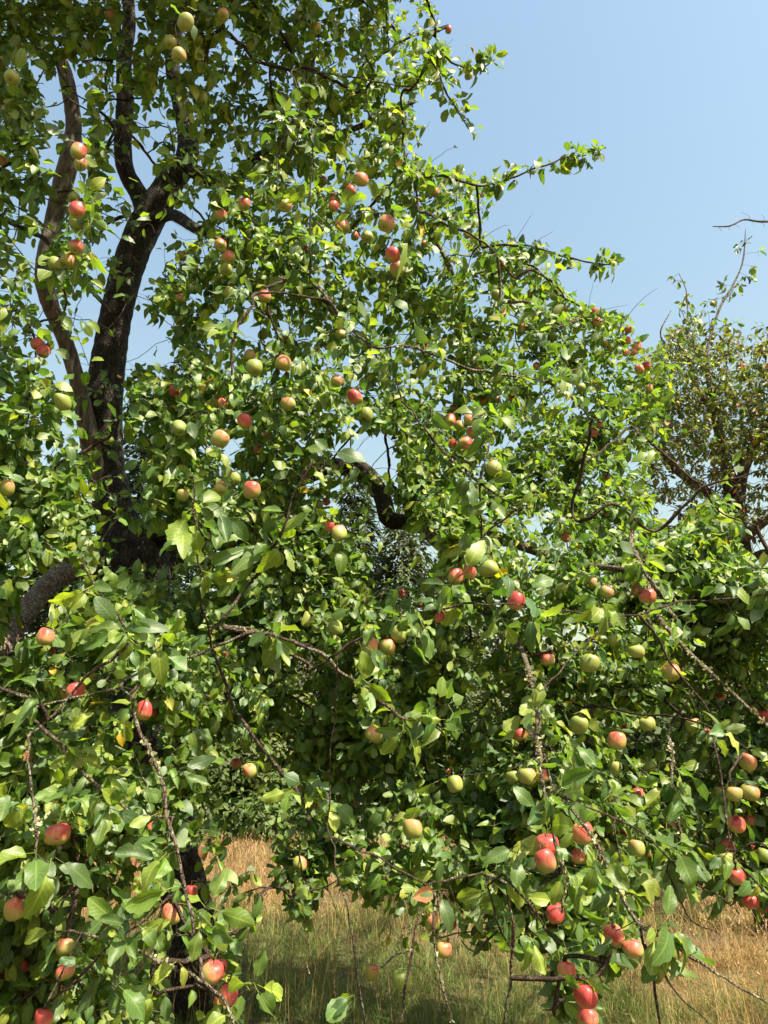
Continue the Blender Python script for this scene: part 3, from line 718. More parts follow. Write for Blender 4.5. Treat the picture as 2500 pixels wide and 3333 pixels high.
def foliage_mesh(name, LV, seed, hi, tipsharp=1.0, curl=1.0):
    V, q, t3, luv = leaf_geo(LV['b'], LV['d'], LV['n'], LV['L'], LV['W'], hi, seed, tipsharp=tipsharp, curl=curl)
    n, m = V.shape[:2]
    # petiole: a thin three-sided stalk from the twig to the blade
    r = .0008
    p0, p1 = LV['p'], LV['b']
    ax = unit(p1 - p0 + 1e-6); s1 = unit(np.cross(ax, np.array([.1, .3, .95]))); s2 = np.cross(ax, s1)
    offs = [s1, -.5 * s1 + .86 * s2, -.5 * s1 - .86 * s2]
    if hi is not True: offs = [s2, -s2]
    PV = np.stack([p0 + o * r * 1.3 for o in offs] + [p1 + o * r for o in offs], 1)
    pq = np.array([[0, 1, 4, 3], [1, 2, 5, 4], [2, 0, 3, 5]]) if hi is True else np.array([[0, 1, 3, 2]])
    pk = PV.shape[1]
    F = (q[None] + (np.arange(n) * m)[:, None, None]).reshape(-1, 4)
    if hi == 'far': PV = PV[:0]; pk = 0; pq = np.zeros((0, 4), int)
    F2 = (pq[None] + (n * m + np.arange(n) * pk)[:, None, None]).reshape(-1, 4)
    col = np.ones((n * m + n * pk, 4))
    col[:n * m, :3] = np.repeat(LV['c'], m, 0)
    col[n * m:, :3] = np.repeat(LV['c'] * np.array([1.7, 1.35, 1.1]), pk, 0)
    lu = np.vstack([luv.reshape(-1, 3), np.tile([0.5, .5, 0], (n * pk, 1))])
    return np_mesh(name, np.vstack([V.reshape(-1, 3), PV.reshape(-1, 3)]), (np.vstack([F, F2]) if pk else F), (t3[None] + (np.arange(n) * m)[:, None, None]).reshape(-1, 3), {'col': col, 'luv': lu}, smooth=True)

def make_leaves(N, paths, rg, Lm=.088, asp=(.60, .82), per=(5, 9), centre=None, upw=.52, outw=.72, rnd=.50, along=.5, Ls=None, off=(.0, .03)):
    P0, D, LL = [], [], []
    for pi, p in enumerate(paths):
        lm_ = Lm if Ls is None else Ls[pi]
        Q = N[p]
        tip = Q[-1]; ax = Q[-1] - Q[-2]; ax = ax / (np.linalg.norm(ax) + 1e-9)
        k = rg.integers(per[0], per[1])
        u = rg.uniform(0, 6.28)
        e1 = np.cross(ax, [.3, .2, .93]); e1 /= np.linalg.norm(e1) + 1e-9; e2 = np.cross(ax, e1)
        for i in range(k):
            a = u + i * 2.4
            el = rg.uniform(.15, 1.15)
            d = (math.cos(a) * e1 + math.sin(a) * e2) * math.cos(el) + ax * math.sin(el)
            P0.append(tip - ax * rg.uniform(*off)); D.append(d); LL.append(lm_)
        # alternate leaves back along the twig
        for i in range(rg.poisson(along * 4)):
            j = rg.integers(1, len(Q) - 1) if len(Q) > 2 else 0
            f = rg.random(); q = Q[j] * f + Q[min(j + 1, len(Q) - 1)] * (1 - f)
            if np.linalg.norm(q - tip) > .45: continue
            a = rg.uniform(0, 6.28)
            P0.append(q); D.append((math.cos(a) * e1 + math.sin(a) * e2) + ax * rg.uniform(.1, .9)); LL.append(lm_)
    P0 = np.array(P0); D = unit(np.array(D))
    n = len(P0)
    D[:, 2] -= rg.uniform(-.1, .75, n); D = unit(D)
    LL = np.array(LL)
    L = LL * np.clip(rg.normal(1, .24, n), .42, 1.5)
    W = L * rg.uniform(asp[0], asp[1], n)
    B = P0 + D * (L * rg.uniform(.22, .5, n))[:, None]
    D2 = D.copy(); D2[:, 2] -= rg.uniform(-.05, .55, n); D2 = unit(D2)
    out = P0 - centre; out[:, 2] *= .3; out = unit(out)
    nr = out * outw + np.array([.26, -.16, upw]) + rg.normal(0, rnd, (n, 3))
    return dict(p=P0, b=B, d=D2, n=unit(nr), L=L, W=W)

def sub(LV, m):
    return {k: v[m] for k, v in LV.items()}

# --- sample spur positions through the main crown
def sample_crown(n):
    out = []
    got = 0
    while got < n:
        k = n * 2
        px = R.uniform(-750, 2800, k); py = R.uniform(-1650, 3430, k)
        D = depth(px, py)
        wgt = density(px, py) * np.clip((D / 3.6) ** 1.45, .2, 1.6)
        wgt = wgt * np.interp(py, [1200, 1700, 2100, 2600], [1.0, 1.35, 1.75, 1.6])
        off_frame = (px < -60) | (px > 2560) | (py < -60)
        wgt = wgt * np.where(off_frame, .30, 1.0) * np.where((py < -60) & (px > -300) & (px < 1500), 2.5, 1.0) * np.where((py < -250) & (px > 150) & (px < 1460), 1.7, 1.0)  # unseen crown above the frame thickened to shade the upper boughs
        keep = R.random(k) < wgt / 2.0
        px, py, D = px[keep], py[keep], D[keep]
        m = len(px)
        front = R.random(m) < np.interp(py, [900, 1600, 2000, 2500], [.50, .66, .80, .84])
        thick = np.where(py < 1900, 2.7, np.where(py < 2700, 1.8, .7))
        z = np.where(front, D + R.uniform(-.22, .28, m), D + .15 + R.random(m) ** 1.2 * thick)
        z = np.clip(z, 1.85, 8.0)
        p = at(px, py, z)
        cl = np.array([mnoise.noise(Vector(q * 2.1)) + .5 * mnoise.noise(Vector(q * 4.7 + 9.0)) for q in p])
        ok = (p[:, 2] > .55) & (R.random(m) < np.clip(.52 + 1.5 * cl, .06, 1))
        out.append(p[ok]); got += ok.sum()
    return np.vstack(out)[:n]

spurs = sample_crown(11000)

# apples: position, radius, twig target at the stalk's top
az = .55 * _zown + .45 * depth(APX[:, 0], APX[:, 1], 160)
apos = at(APX[:, 0], APX[:, 1], az)
arad = np.clip(APX[:, 2] / 2 * az / FPX, .017, .042)
stalk = .022
atop = apos + np.array([0, 0, 1.0]) * (arad[:, None] * .80 + stalk) + R.normal(0, .006, (len(apos), 3))

_bs = []; NOPEN = len(spurs)
SPRAYS = {35, 36, 41, 42, 39}
for bi, (P2, lich) in enumerate(BRANCHES):
    Lb = np.linalg.norm(np.diff(P2[:, :3], axis=0), axis=1).sum()
    nb_ = int(Lb * (26 if bi in SPRAYS else 15))
    i_ = R.integers(0, len(P2), nb_)
    lo_, hi_ = (.015, .07) if bi in SPRAYS else (.03, .14)
    c_ = P2[i_, :3] + unit(R.normal(0, 1, (nb_, 3)) + np.array([0, -.25, .35])) * R.uniform(lo_, hi_, (nb_, 1))
    bx_, by_, _ = proj(c_)
    _bs.append(c_ if bi in SPRAYS else c_[R.random(nb_) < np.clip(density(bx_, by_) * 1.2 + .06, 0, 1)])
spurs = np.vstack([spurs] + _bs); NSPUR = len(spurs)
skel_nodes = np.vstack([s[:, :3] for s in SKEL])
targets = np.vstack([spurs, atop])
N1, rad1, paths1, n01 = grow(skel_nodes, targets)
TV, TF = twig_mesh(N1, rad1, paths1)
child('twigs', np_mesh('twigs', TV, TF, smooth=True), M_TWIG, main, 'fine brown twigs throughout the crown', 'stuff')

_zs = proj(spurs)[2]
_ls = np.interp(_zs, [2.2, 2.7, 3.4, 4.2], [.081, .079, .074, .069])
_sx, _sy, _ = proj(spurs)
_ls = np.where((_sx < -120) | (_sy < -120) | (_sx > 2650), .105, _ls)  # leaves out of view enlarged to cast more shade
CTR = np.array([tree_base[0], tree_base[1] + .3, 3.2])
LV = make_leaves(N1, paths1[:NOPEN], R, centre=CTR, Ls=_ls)
LB_ = make_leaves(N1, paths1[NOPEN:NSPUR], R, per=(3, 6), centre=CTR, Ls=_ls[NOPEN:NSPUR], along=.2)
LV['f'] = np.zeros(len(LV['L'])); LB_['f'] = np.ones(len(LB_['L']))
LV = {k: np.concatenate([LV[k], LB_[k]]) for k in LV}
# arching leafy shoots at the outside of the crown
def shoots(n_sh, rg):
    cand = np.nonzero((_zs - depth(_sx, _sy) < .30) & (np.arange(len(spurs)) < NOPEN) & (_sx > -200) & (_sx < 2650) & (_sy > -200) & (_sy < 3000))[0]
    pw = np.interp(_sy[cand], [1300, 1800, 2300], [1, 2.2, 3.0]); pick = rg.choice(cand, n_sh, replace=False, p=pw / pw.sum())
    nodes, nr, pth, lv = [], [], [], dict(p=[], d=[], n=[], L=[])
    for i in pick:
        s0 = spurs[i]
        out = s0 - CTR; out[2] *= .25; out /= np.linalg.norm(out) + 1e-9
        d = out * rg.uniform(.3, 1.0) + np.array([0, 0, rg.uniform(-.5, .9)]) + rg.normal(0, .45, 3)
        d /= np.linalg.norm(d)
        L = rg.uniform(.14, .36); m = 7
        sag = rg.uniform(.0, .55)
        t = np.linspace(0, 1, m)[:, None]
        P = s0 + d * L * t - np.array([0, 0, 1.0]) * sag * L * t ** 2 + rg.normal(0, .003, (m, 3)) * t
        base = len(nodes); nodes.extend(P); nr.extend(np.linspace(.0024, .0011, m)); pth.append(list(range(base, base + m)))
        k = int(L / .024) + 3
        e1 = np.cross(d, [.3, .2, .93]); e1 /= np.linalg.norm(e1); e2 = np.cross(d, e1)
        a0 = rg.uniform(0, 6.28)
        for j in range(k):
            f = (j + .6) / k
            q = s0 + d * L * f - np.array([0, 0, 1.0]) * sag * L * f * f
            ax = d * L - np.array([0, 0, 2.0]) * sag * L * f; ax /= np.linalg.norm(ax)
            a = a0 + j * 2.4
            r_ = math.cos(a) * e1 + math.sin(a) * e2
            ang = rg.uniform(.55, 1.15) * (1 - .5 * max(0, f - .7) / .3)
            lv['p'].append(q); lv['d'].append(r_ * math.sin(ang) + ax * math.cos(ang))
            lv['n'].append(ax * .55 + np.array([.24, -.22, .60]) + out * .50 + rg.normal(0, .28, 3))
            lv['L'].append(_ls[i] * rg.uniform(.75, 1.2) * (1 - .45 * max(0, f - .75) / .25))
    lv = {k_: np.array(v_) for k_, v_ in lv.items()}
    n_ = len(lv['L'])
    D = unit(lv['d']); D[:, 2] -= rg.uniform(0, .3, n_); D = unit(D)
    D2 = D.copy(); D2[:, 2] -= rg.uniform(.05, .5, n_)
    return (np.array(nodes), np.array(nr), pth), dict(p=lv['p'], b=lv['p'] + D * (lv['L'] * rg.uniform(.22, .42, n_))[:, None], d=unit(D2), n=unit(lv['n']), L=lv['L'], W=lv['L'] * rg.uniform(.56, .76, n_), f=np.zeros(n_))
(sN, sR, sP), LS_ = shoots(1250, R)
SV, SF = twig_mesh(sN, sR, sP)
child('shoots', np_mesh('shoots', SV, SF, smooth=True), M_TWIG, main, 'slender young shoots at the outside of the crown', 'stuff')
LV = {k: np.concatenate([LV[k], LS_[k]]) for k in LV}
LA = make_leaves(N1, paths1[NSPUR:], R, per=(2, 5), along=.3, centre=CTR, Lm=.074)
LA['f'] = np.zeros(len(LA['L']))
LV = {k: np.concatenate([LV[k], LA[k]]) for k in LV}
ctr = LV['b'] + LV['d'] * (LV['L'] * .5)[:, None]
lx, ly, lz = proj(ctr)

# prune: fruit stays clear of leaves, openings stay open, clear branches stay in view
keep = np.ones(len(lx), bool)
apx, apy, apz = proj(apos)
apr = arad / apz * FPX
acl = R.uniform(.10, .75, len(apos)); acl[APX[:, 2] > 55] = .75
for i in range(len(apos)):
    d = np.hypot(lx - apx[i], ly - apy[i]); lr = LV['L'] * .42 / np.maximum(lz, .5) * FPX
    near = lz < apz[i] + .02
    keep &= ~((d < apr[i] * acl[i] + lr * .55) & near)
    d3 = np.linalg.norm(ctr - apos[i], axis=1)
    keep &= d3 > arad[i] * 1.05
for P2, lich in BRANCHES:
    bx, by, bz = proj(P2[::2, :3]); br = P2[::2, 3] / bz * FPX
    for i in range(len(bx)):
        d = np.hypot(lx - bx[i], ly - by[i])
        keep &= ~((d < br[i] + 17) & (lz < bz[i] + .05) & (R.random(len(lx)) < .05))
for path, pr in ((limb_main, .60), (limb_up, .60), (limb_dead, .60), (trunk, .45), (limb_left, .93), (limb_back, .65)):
    P2 = smooth_path(path, .12); bx, by, bz = proj(P2[:, :3]); br = P2[:, 3] / bz * FPX
    if path is limb_back: s_ = (bx > 1060) & (bx < 1320)
    else: s_ = np.ones(len(bx), bool)
    hit = np.zeros(len(lx), bool)
    if path is limb_main: s_ = (by < 1800)
    if path is limb_left: s_ = (bx < 230)
    if path is trunk: s_ = (by > 2300)
    for i in np.nonzero(s_)[0]:
        hit |= (np.hypot(lx - bx[i], ly - by[i]) < br[i] * 1.05 + 8) & (lz < bz[i])
    keep &= ~(hit & (R.random(len(lx)) < pr))
den = density(lx, ly)
infr = (lx > -40) & (lx < 2540) & (ly > -40) & (ly < 3370)
keep &= (~infr) | (LV['f'] > .5) | (R.random(len(lx)) < np.clip(den * 1.6 + .10, 0, 1)) 
keep &= ~(infr & (den == 0) & (LV['f'] < .5) & (R.random(len(lx)) < .72))
keep &= (ctr[:, 2] > .3) & (lz > 1.5)
LV = sub(LV, keep); ctr = ctr[keep]; lx, ly, lz = lx[keep], ly[keep], lz[keep]
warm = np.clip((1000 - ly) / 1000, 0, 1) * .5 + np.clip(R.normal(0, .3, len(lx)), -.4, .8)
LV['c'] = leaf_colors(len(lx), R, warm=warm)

# the 300 leaves that show largest are single parts
view = unit(CAM - ctr)
face = np.abs((LV['n'] * view).sum(1))
area = LV['L'] * LV['W'] * face / lz ** 2
G = 14
gx = np.floor(lx / G).astype(int); gy = np.floor(ly / G).astype(int)
zb = {}
for i in np.nonzero((lx > 0) & (lx < 2500) & (ly > 0) & (ly < 3333))[0]:
    rr = 1
    for a in range(-rr, rr + 1):
        for b_ in range(-rr, rr + 1):
            kk = (gx[i] + a, gy[i] + b_)
            if lz[i] < zb.get(kk, 99): zb[kk] = lz[i]
fronts = np.array([zb.get((gx[i], gy[i]), -1) >= lz[i] - 1e-6 for i in range(len(lx))])
fronts &= (lx > 20) & (lx < 2480) & (ly > 20) & (ly < 3310)
score = np.where(fronts, area, 0)
big = np.argsort(-score)[:300]
isbig = np.zeros(len(lx), bool); isbig[big] = True
hi_m = (~isbig) & (lz < 2.75) & (lx > -100) & (lx < 2600) & (ly > -100) & (ly < 3433)
far_m = (~isbig) & ((lx < -160) | (lx > 2660) | (ly < -160) | (ly > 3500))
child('foliage', foliage_mesh('foliage', sub(LV, hi_m), 11, True), M_LEAF, main, 'dense green leaves of the near boughs', 'stuff')
child('foliage', foliage_mesh('foliage', sub(LV, ~isbig & ~hi_m & ~far_m), 12, False), M_LEAF, main, 'dense green leaves deep in the crown', 'stuff')
child('foliage', foliage_mesh('foliage', sub(LV, far_m), 13, 'far'), M_LEAF, main, 'green leaves of unseen outer boughs, enlarged to shade the crown', 'stuff')
# leaf variants shared by the single leaves
NV = 40
rgv = np.random.default_rng(5)
vc = leaf_colors(NV, rgv, 0, 0)
variants = []
for i in range(NV):
    one = dict(p=np.array([[0, -.36, .03]]), b=np.zeros((1, 3)), d=np.array([[0, 1.0, 0]]), n=np.array([[0, 0, 1.0]]), L=np.array([1.0]), W=np.array([rgv.uniform(.52, .68)]), c=vc[i:i + 1])
    V, q, t3, luv = leaf_geo(one['b'], one['d'], one['n'], one['L'], one['W'], True, 100 + i)
    V = V[0]; a = np.array([[.012, -.36, .02], [-.012, -.36, .02], [0, -.36, .04], [.012, 0, 0], [-.012, 0, 0], [0, 0, .02]])
    m = len(V)
    Q = np.vstack([q, np.array([[0, 1, 4, 3], [1, 2, 5, 4], [2, 0, 3, 5]]) + m])
    cc = np.ones((m + 6, 4)); cc[:m, :3] = vc[i]; cc[m:, :3] = vc[i] * np.array([1.7, 1.35, 1.1])
    me = np_mesh('leaf', np.vstack([V, a]), Q, t3, {'col': cc, 'luv': np.vstack([luv[0], np.tile([.5, .5, 0], (6, 1))])}, smooth=True)
    me.materials.append(M_LEAF)
    variants.append(me)

def place_leaf(root, b, d, n, L, me):
    d = Vector(d).normalized(); n = Vector(n); n = (n - d * n.dot(d)).normalized(); x = d.cross(n)
    o = bpy.data.objects.new('leaf', me)
    COL.objects.link(o); o.parent = root
    M = Matrix(((x.x, d.x, n.x, b[0]), (x.y, d.y, n.y, b[1]), (x.z, d.z, n.z, b[2]), (0, 0, 0, 1))) @ Matrix.Scale(float(L), 4)
    o.matrix_basis = Matrix.Translation(-root.location) @ M
    return o
for j, i in enumerate(big):
    place_leaf(main, LV['b'][i], LV['d'][i], LV['n'][i], LV['L'][i], variants[int(R.integers(NV))])

# ------------------------------------------------------------------ lichen tufts on the wood
def tufts(P, r, n_per_m, rg, size=.012):
    seg = np.linalg.norm(np.diff(P, axis=0), axis=1); tot = seg.sum()
    n = max(1, int(tot * n_per_m))
    i = rg.integers(0, len(P) - 1, n)
    cl = np.array([mnoise.noise(Vector(P[k] * 6.0)) for k in i])
    i = i[cl > .12]; n = len(i)
    if n == 0: return None
    f = rg.random((n, 1)); c = P[i] * (1 - f) + P[i + 1] * f
    o = unit(rg.normal(0, 1, (n, 3)))
    c = c + o * (r[i] * .95)[:, None]
    a = unit(rg.normal(0, 1, (n, 3)) + o * .8); b = unit(np.cross(a, rg.normal(0, 1, (n, 3))))
    s = (rg.uniform(.15, 1.0, n) ** 1.5 * 1.7 * size)[:, None]
    return np.stack([c - b * s * .3, c + b * s * .3, c + a * s + b * s * .15, c + a * s * .8 - b * s * .3], 1)
Q = []
for P2, lich in BRANCHES:
    if lich > .12:
        t = tufts(P2[:, :3], P2[:, 3], 900 * lich, R)
        if t is not None: Q.append(t)
for path, dn in ((limb_back, 300), (limb_left, 500), (limb_knob, 350), (limb_right, 350), (limb_far, 250), (limb_east, 250)):
    P2 = smooth_path(path, .06)
    t = tufts(P2[:, :3], P2[:, 3], dn, R, .018)
    if t is not None: Q.append(t)
Q = np.vstack(Q)
lc = np.array([.30, .30, .17]) * R.uniform(.5, 1.35, (len(Q), 1)) * R.uniform(.9, 1.1, (len(Q), 3))
lc4 = np.ones((len(Q) * 4, 4)); lc4[:, :3] = np.repeat(lc, 4, 0)
child('lichen', np_mesh('lichen', Q.reshape(-1, 3), np.arange(len(Q) * 4).reshape(-1, 4), None, {'col': lc4}), M_LICH, main, 'pale grey-green lichen tufts on the branches', 'stuff')

# ------------------------------------------------------------------ apples
def apple_mesh(seed, squash):
    rg = np.random.default_rng(seed)
    seg, rings = 26, 18
    # profile from stalk cavity over the shoulder to the calyx basin (r, z), unit radius
    prof = [(0.0, .60), (.08, .63), (.17, .74), (.30, .845), (.46, .90), (.64, .865), (.80, .75), (.92, .56), (.985, .32), (1.0, .08), (.975, -.16),
            (.91, -.39), (.81, -.58), (.67, -.73), (.52, -.815), (.37, -.83), (.24, -.79), (.13, -.73), (0, -.70)]
    prof = np.array(prof)
    V = []
    ph = rg.uniform(0, 6.28)
    lean = rg.normal(0, .10, 2)
    for (r, z) in prof:
        for j in range(seg):
            a = j / seg * 2 * math.pi
            lob = 1 + .030 * math.cos(5 * a + ph) * (1 if z < 0 else .35) + .045 * math.cos(2 * a + ph * 1.7) + .03 * math.cos(3 * a - ph)
            zz = z * squash * (1 + .09 * math.cos(a - ph) * (1 if z > 0 else .6))
            V.append((r * lob * math.cos(a) + lean[0] * zz, r * lob * math.sin(a) + lean[1] * zz, zz))
    V = np.array(V)
    n = len(prof)
    i = np.arange(n - 1)[:, None] * seg; j = np.arange(seg)[None]; k = (j + 1) % seg
    F = np.stack([i + j, i + seg + j, i + seg + k, i + k], -1).reshape(-1, 4)
    return np_mesh('apple', V, F, None, smooth=True), squash
AV = [apple_mesh(40 + i, s) for i, s in enumerate((.96, 1.02, .92, 1.06, .98, 1.0, .90, 1.10))]
for m_, _ in AV: m_.materials.append(M_APPLE)
def stalk_mesh():
    P = np.array([[0, 0, .58, .05], [.03, .0, .85, .04], [.10, .02, 1.15, .04], [.16, .03, 1.5, .055]])
    P = smooth_path(P, .12)
    V, F, T = tube(P[:, :3], P[:, 3], 6)
    m_ = np_mesh('stalk', V, F, T, smooth=True); m_.materials.append(M_STEM); return m_
STALK = stalk_mesh()
def calyx_mesh(sq):
    V, T = [], []
    for i in range(5):
        a = i / 5 * 2 * math.pi
        for (r, da, z) in ((.05, -.35, -.71), (.05, .35, -.71), (.17, .12, -.80)):
            V.append((r * math.cos(a + da), r * math.sin(a + da), z * sq))
        T.append((i * 3, i * 3 + 1, i * 3 + 2))
        V_c = len(V)
    b0 = len(V)
    for i in range(8):
        a = i / 8 * 2 * math.pi; V.append((.085 * math.cos(a), .085 * math.sin(a), -.735 * sq))
    V.append((0, 0, -.76 * sq))
    for i in range(8): T.append((b0 + (i + 1) % 8, b0 + i, b0 + 8))
    m_ = np_mesh('calyx', np.array(V), None, np.array(T)); m_.materials.append(M_CALYX); return m_
CAL = [calyx_mesh(s) for _, s in AV]
LOOK = {'r': ('red', (.93, .62)), 'p': ('red-blushed', (.70, .45)), 'y': ('yellow-green', (.47, .34)), 'g': ('green', (.16, .14))}

ANCH = [  # landmark in the photograph
    (390, 60, 'under the top boughs beside the dark forked limb'), (620, 160, 'in the shaded top boughs above the fork'), (20, 300, 'beside the broken top of the dead limb'),
    (250, 510, 'in front of the upper dead grey limb'), (245, 700, 'below the bright spur on the dead limb'), (210, 855, 'at the foot of the pale dead wood'),
    (770, 420, 'in shade above the knobbly side limb'), (980, 80, 'high in the top boughs near the sky'), (1010, 330, 'hanging in shade under the high boughs'),
    (1500, 170, 'on the high tip against open sky'), (740, 690, 'just under the knobbly side limb'), (750, 850, 'in the bunch below the trunk fork'), (640, 980, 'beside the sky gap right of the trunk'),
    (930, 850, 'among leaves between fork and upper bunch'), (1110, 640, 'in the high bunch around the thin upright shoot'), (1220, 750, 'in the large pair above the shaded leaf'),
    (1285, 860, 'in the close pair on the upper bough'), (1480, 700, 'on the outer bough below the sky'), (1640, 930, 'along the dark upright outer branch'),
    (130, 1135, 'in the pair hanging against blue sky'), (205, 1310, 'hanging before the dark split trunk'), (580, 1300, 'beside the slim distant fir'), (850, 1150, 'above the red apple near the middle gap'),
    (740, 1320, 'just above the big round green apple'), (780, 1400, 'around the bright red apple in the upper middle'), (930, 1370, 'near the thin grey stem in the middle'),
    (780, 1585, 'in the trio under the yellow leaf'), (600, 1610, 'beside the upright red shoot'), (20, 1590, 'in the bright clump at the frame edge'),
    (1100, 1060, 'above the long bare grey twig'), (1400, 1130, 'along the long bare grey twig'), (1720, 1130, 'beyond the long bare grey twig'), (1130, 1300, 'above the small sky window'),
    (1600, 1298, 'in the row under the bare grey twig'), (1500, 1400, 'in the crowded bunch right of the sky window'), (1620, 1500, 'beside the upright dark shoot'), (1040, 1560, 'on the bright shoot by the arched limb'),
    (1080, 1710, 'under the mossy arched limb'), (1530, 1870, 'in the row above the brown crossing branch'), (1400, 1980, 'on the brown crossing branch'), (1680, 1958, 'at the end of the brown crossing branch'),
    (1940, 1030, 'on the outer shoulder against the sky'), (2060, 1130, 'in the red bunch where the two trees meet'), (2095, 1210, 'in the pair below the red bunch'), (1900, 1255, 'in the shaded hollow of the outer bough'),
    (1940, 1400, 'in the middle of the outer bough'), (1990, 1600, 'above the branch tip with dry leaves'), (1850, 1690, 'on the outer bough beside the neighbouring tree'), (1940, 1910, 'in the bunch below the neighbouring tree'),
    (2107, 1942, 'under the thick bent branch'), (2040, 2110, 'in the shaded cluster over the drooping bough'), (1800, 2130, 'beside the gap in the middle foliage'), (1930, 2170, 'with the blushing pair over the drooping bough'),
    (2170, 2190, 'on the outer drooping bough'), (1880, 2350, 'low in the dark foliage gap'), (2020, 2400, 'in the pair above the hanging lichen'), (2260, 2350, 'on the outermost bough at mid height'),
    (2450, 2310, 'at the frame edge at mid height'), (1690, 2410, 'beside the lichen-crusted upright branch'), (150, 2090, 'under the sunlit scaly limb'), (230, 2255, 'below the sunlit scaly limb'), (280, 2385, 'in front of the lichened low branch'),
    (480, 2316, 'against the shaded trunk'), (790, 2500, 'in front of the dark hedge'), (485, 2690, 'on the drooping branch before the trunk base'), (130, 2705, 'beside the reddish upright branch'),
    (1250, 2090, 'in the bright trio under the brown branch'), (1080, 2040, 'behind leaves left of the brown branch'), (1310, 2175, 'in shade below the bright trio'), (1215, 2391, 'beside the dark limb in the centre'),
    (1030, 2560, 'on the thin stem before the hedge'), (1345, 2700, 'above the dry grass in the centre'), (1480, 2540, 'in the deep shade low in the centre'), (60, 2975, 'by the fork of twigs over dry grass'),
    (210, 3160, 'in the low stack behind sunny leaves'), (90, 3210, 'in the bottom corner bunch'), (570, 2950, 'on the lichened hanging branch'), (715, 3200, 'at the low end of the lichened branch'),
    (975, 2813, 'on the lone spray over the meadow'), (1430, 2990, 'below the dark hanging leaves'), (1310, 3170, 'low on the bare hanging twigs'), (1735, 2526, 'in the bright pair on the hanging bough'),
    (1780, 2780, 'in the stacked pair on the hanging bough'), (1890, 2745, 'at the top of the pale lichened branch'), (2040, 2740, 'in the shaded group beside the pale branch'), (2090, 2560, 'under the outer hanging boughs'),
    (1800, 2990, 'behind the single leaf over dry grass'), (2030, 3065, 'in the pair beside the branch fork'), (1890, 3200, 'at the tip of the lowest spray'), (2430, 2690, 'in the upper bunch at the outer edge'),
    (2410, 2590, 'in the yellow row at the outer edge'), (2430, 2900, 'at the low outer edge over the grass'), (2370, 2770, 'in the middle bunch at the outer edge'), (1620, 2690, 'half hidden behind the big drooping leaves'),
    (1350, 2830, 'in the dark leaves just over the grass')]
AK = np.array([(a, b) for a, b, _ in ANCH], float)
ORD = ['leftmost', 'second from left', 'third from left', 'fourth from left', 'fifth from left', 'sixth from left', 'seventh from left', 'eighth from left', 'ninth from left']
def label_apples(items, phrase_of, extra=''):
    groups = {}
    for i, (x, y, dm, lk) in enumerate(items):
        groups.setdefault((phrase_of(x, y), lk), []).append(i)
    lab = {}
    for (ph, lk), ids in groups.items():
        ids.sort(key=lambda i: items[i][0])
        cw = LOOK[lk][0]
        for r, i in enumerate(ids):
            if len(ids) == 1: lab[i] = f'{extra}{cw} apple {ph}'
            elif len(ids) == 2: lab[i] = f'{extra}{cw} apple {ph}, {("left", "right")[r]} of two'
            else: lab[i] = f'{extra}{cw} apple {ph}, {ORD[r]}'
    return lab
LAB = label_apples(APPLES, lambda x, y: ANCH[int(np.argmin(np.hypot(AK[:, 0] - x, AK[:, 1] - y)))][2])

def put_apple(pos, rad, look, label, group, parts=True, top=None, seed=0):
    v = seed % len(AV)
    o = bpy.data.objects.new('apple', AV[v][0])
    COL.objects.link(o)
    o.location = pos
    o.scale = (rad * R.uniform(.93, 1.06), rad * R.uniform(.93, 1.06), rad * R.uniform(.92, 1.07))
    o.rotation_euler = (R.normal(0, .22), R.normal(0, .22), R.normal(0, .75))
    bl, ye = LOOK[look][1]
    if not parts: bl, ye = bl * .55, ye * .7
    o.color = (float(np.clip(bl + R.normal(0, .06), 0, 1)), float(np.clip(ye + R.normal(0, .12), 0, 1)), float(R.random()), 1)
    tag(o, label, 'apple', group)
    if parts:
        s = bpy.data.objects.new('stalk', STALK); COL.objects.link(s); s.parent = o
        c = bpy.data.objects.new('calyx', CAL[v]); COL.objects.link(c); c.parent = o
    return o
for i, (x, y, dm, lk) in enumerate(APPLES):
    put_apple(apos[i], arad[i], lk, LAB[i], 'apples on the big old tree', True, seed=i * 3 + 1)

# ------------------------------------------------------------------ second apple tree behind, small green fruit
T2 = """2226 991 14 p;2319 988 18 p;2235 1084 17 y;2294 1087 16 y;2301 1105 14 y;2319 1101 15 y;2316 1115 13 g;2229 1047 17 g;2223 1170 16 p;2271 1154 17 g;2283 1154 16 y;2292 1153 14 y;2247 1164 13 y;2173 1150 14 y;2328 1161 13 p;2336 1187 15 y;2342 1202 15 y;2295 1194 16 g;2191 1200 14 g;2143 1230 13 g;2256 1212 17 g;2262 1226 15 g;2223 1185 15 y;2390 1172 13 p;2372 1075 15 y;2286 1283 15 g;2303 1295 13 y;2178 1187 15 g;2470 1288 14 p;2381 1294 14 g
2223 1387 17 g;2235 1386 14 p;2306 1410 17 p;2268 1431 17 y;2226 1437 15 y;2291 1418 14 g;2252 1473 16 y;2298 1481 15 y;2151 1491 15 y;2175 1523 16 g;2322 1509 18 y;2283 1499 14 y;2490 1381 21 y;2479 1419 17 y;2432 1419 20 g;2392 1442 17 g;2414 1439 17 g;2452 1440 20 g;2420 1475 18 y;2425 1490 17 g;2493 1464 19 g;2399 1496 15 p;2398 1520 15 y;2371 1540 18 y;2384 1544 13 y;2380 1559 15 y;2405 1582 14 y;2328 1314 17 g;2267 1342 17 g;2395 1335 14 y;2455 1311 17 y;2423 1398 13 y;2285 1324 13 y;2309 1309 14 g;2205 1314 15 p;2212 1515 15 g"""
APPLES2 = []
for row in T2.replace('\n', ';').split(';'):
    a = row.split(); APPLES2.append((float(a[0]), float(a[1]), float(a[2]), a[3]))
AX2 = np.array([a[:3] for a in APPLES2])
g2 = at_y(2470, 2700, 9.6); g2[2] = 0
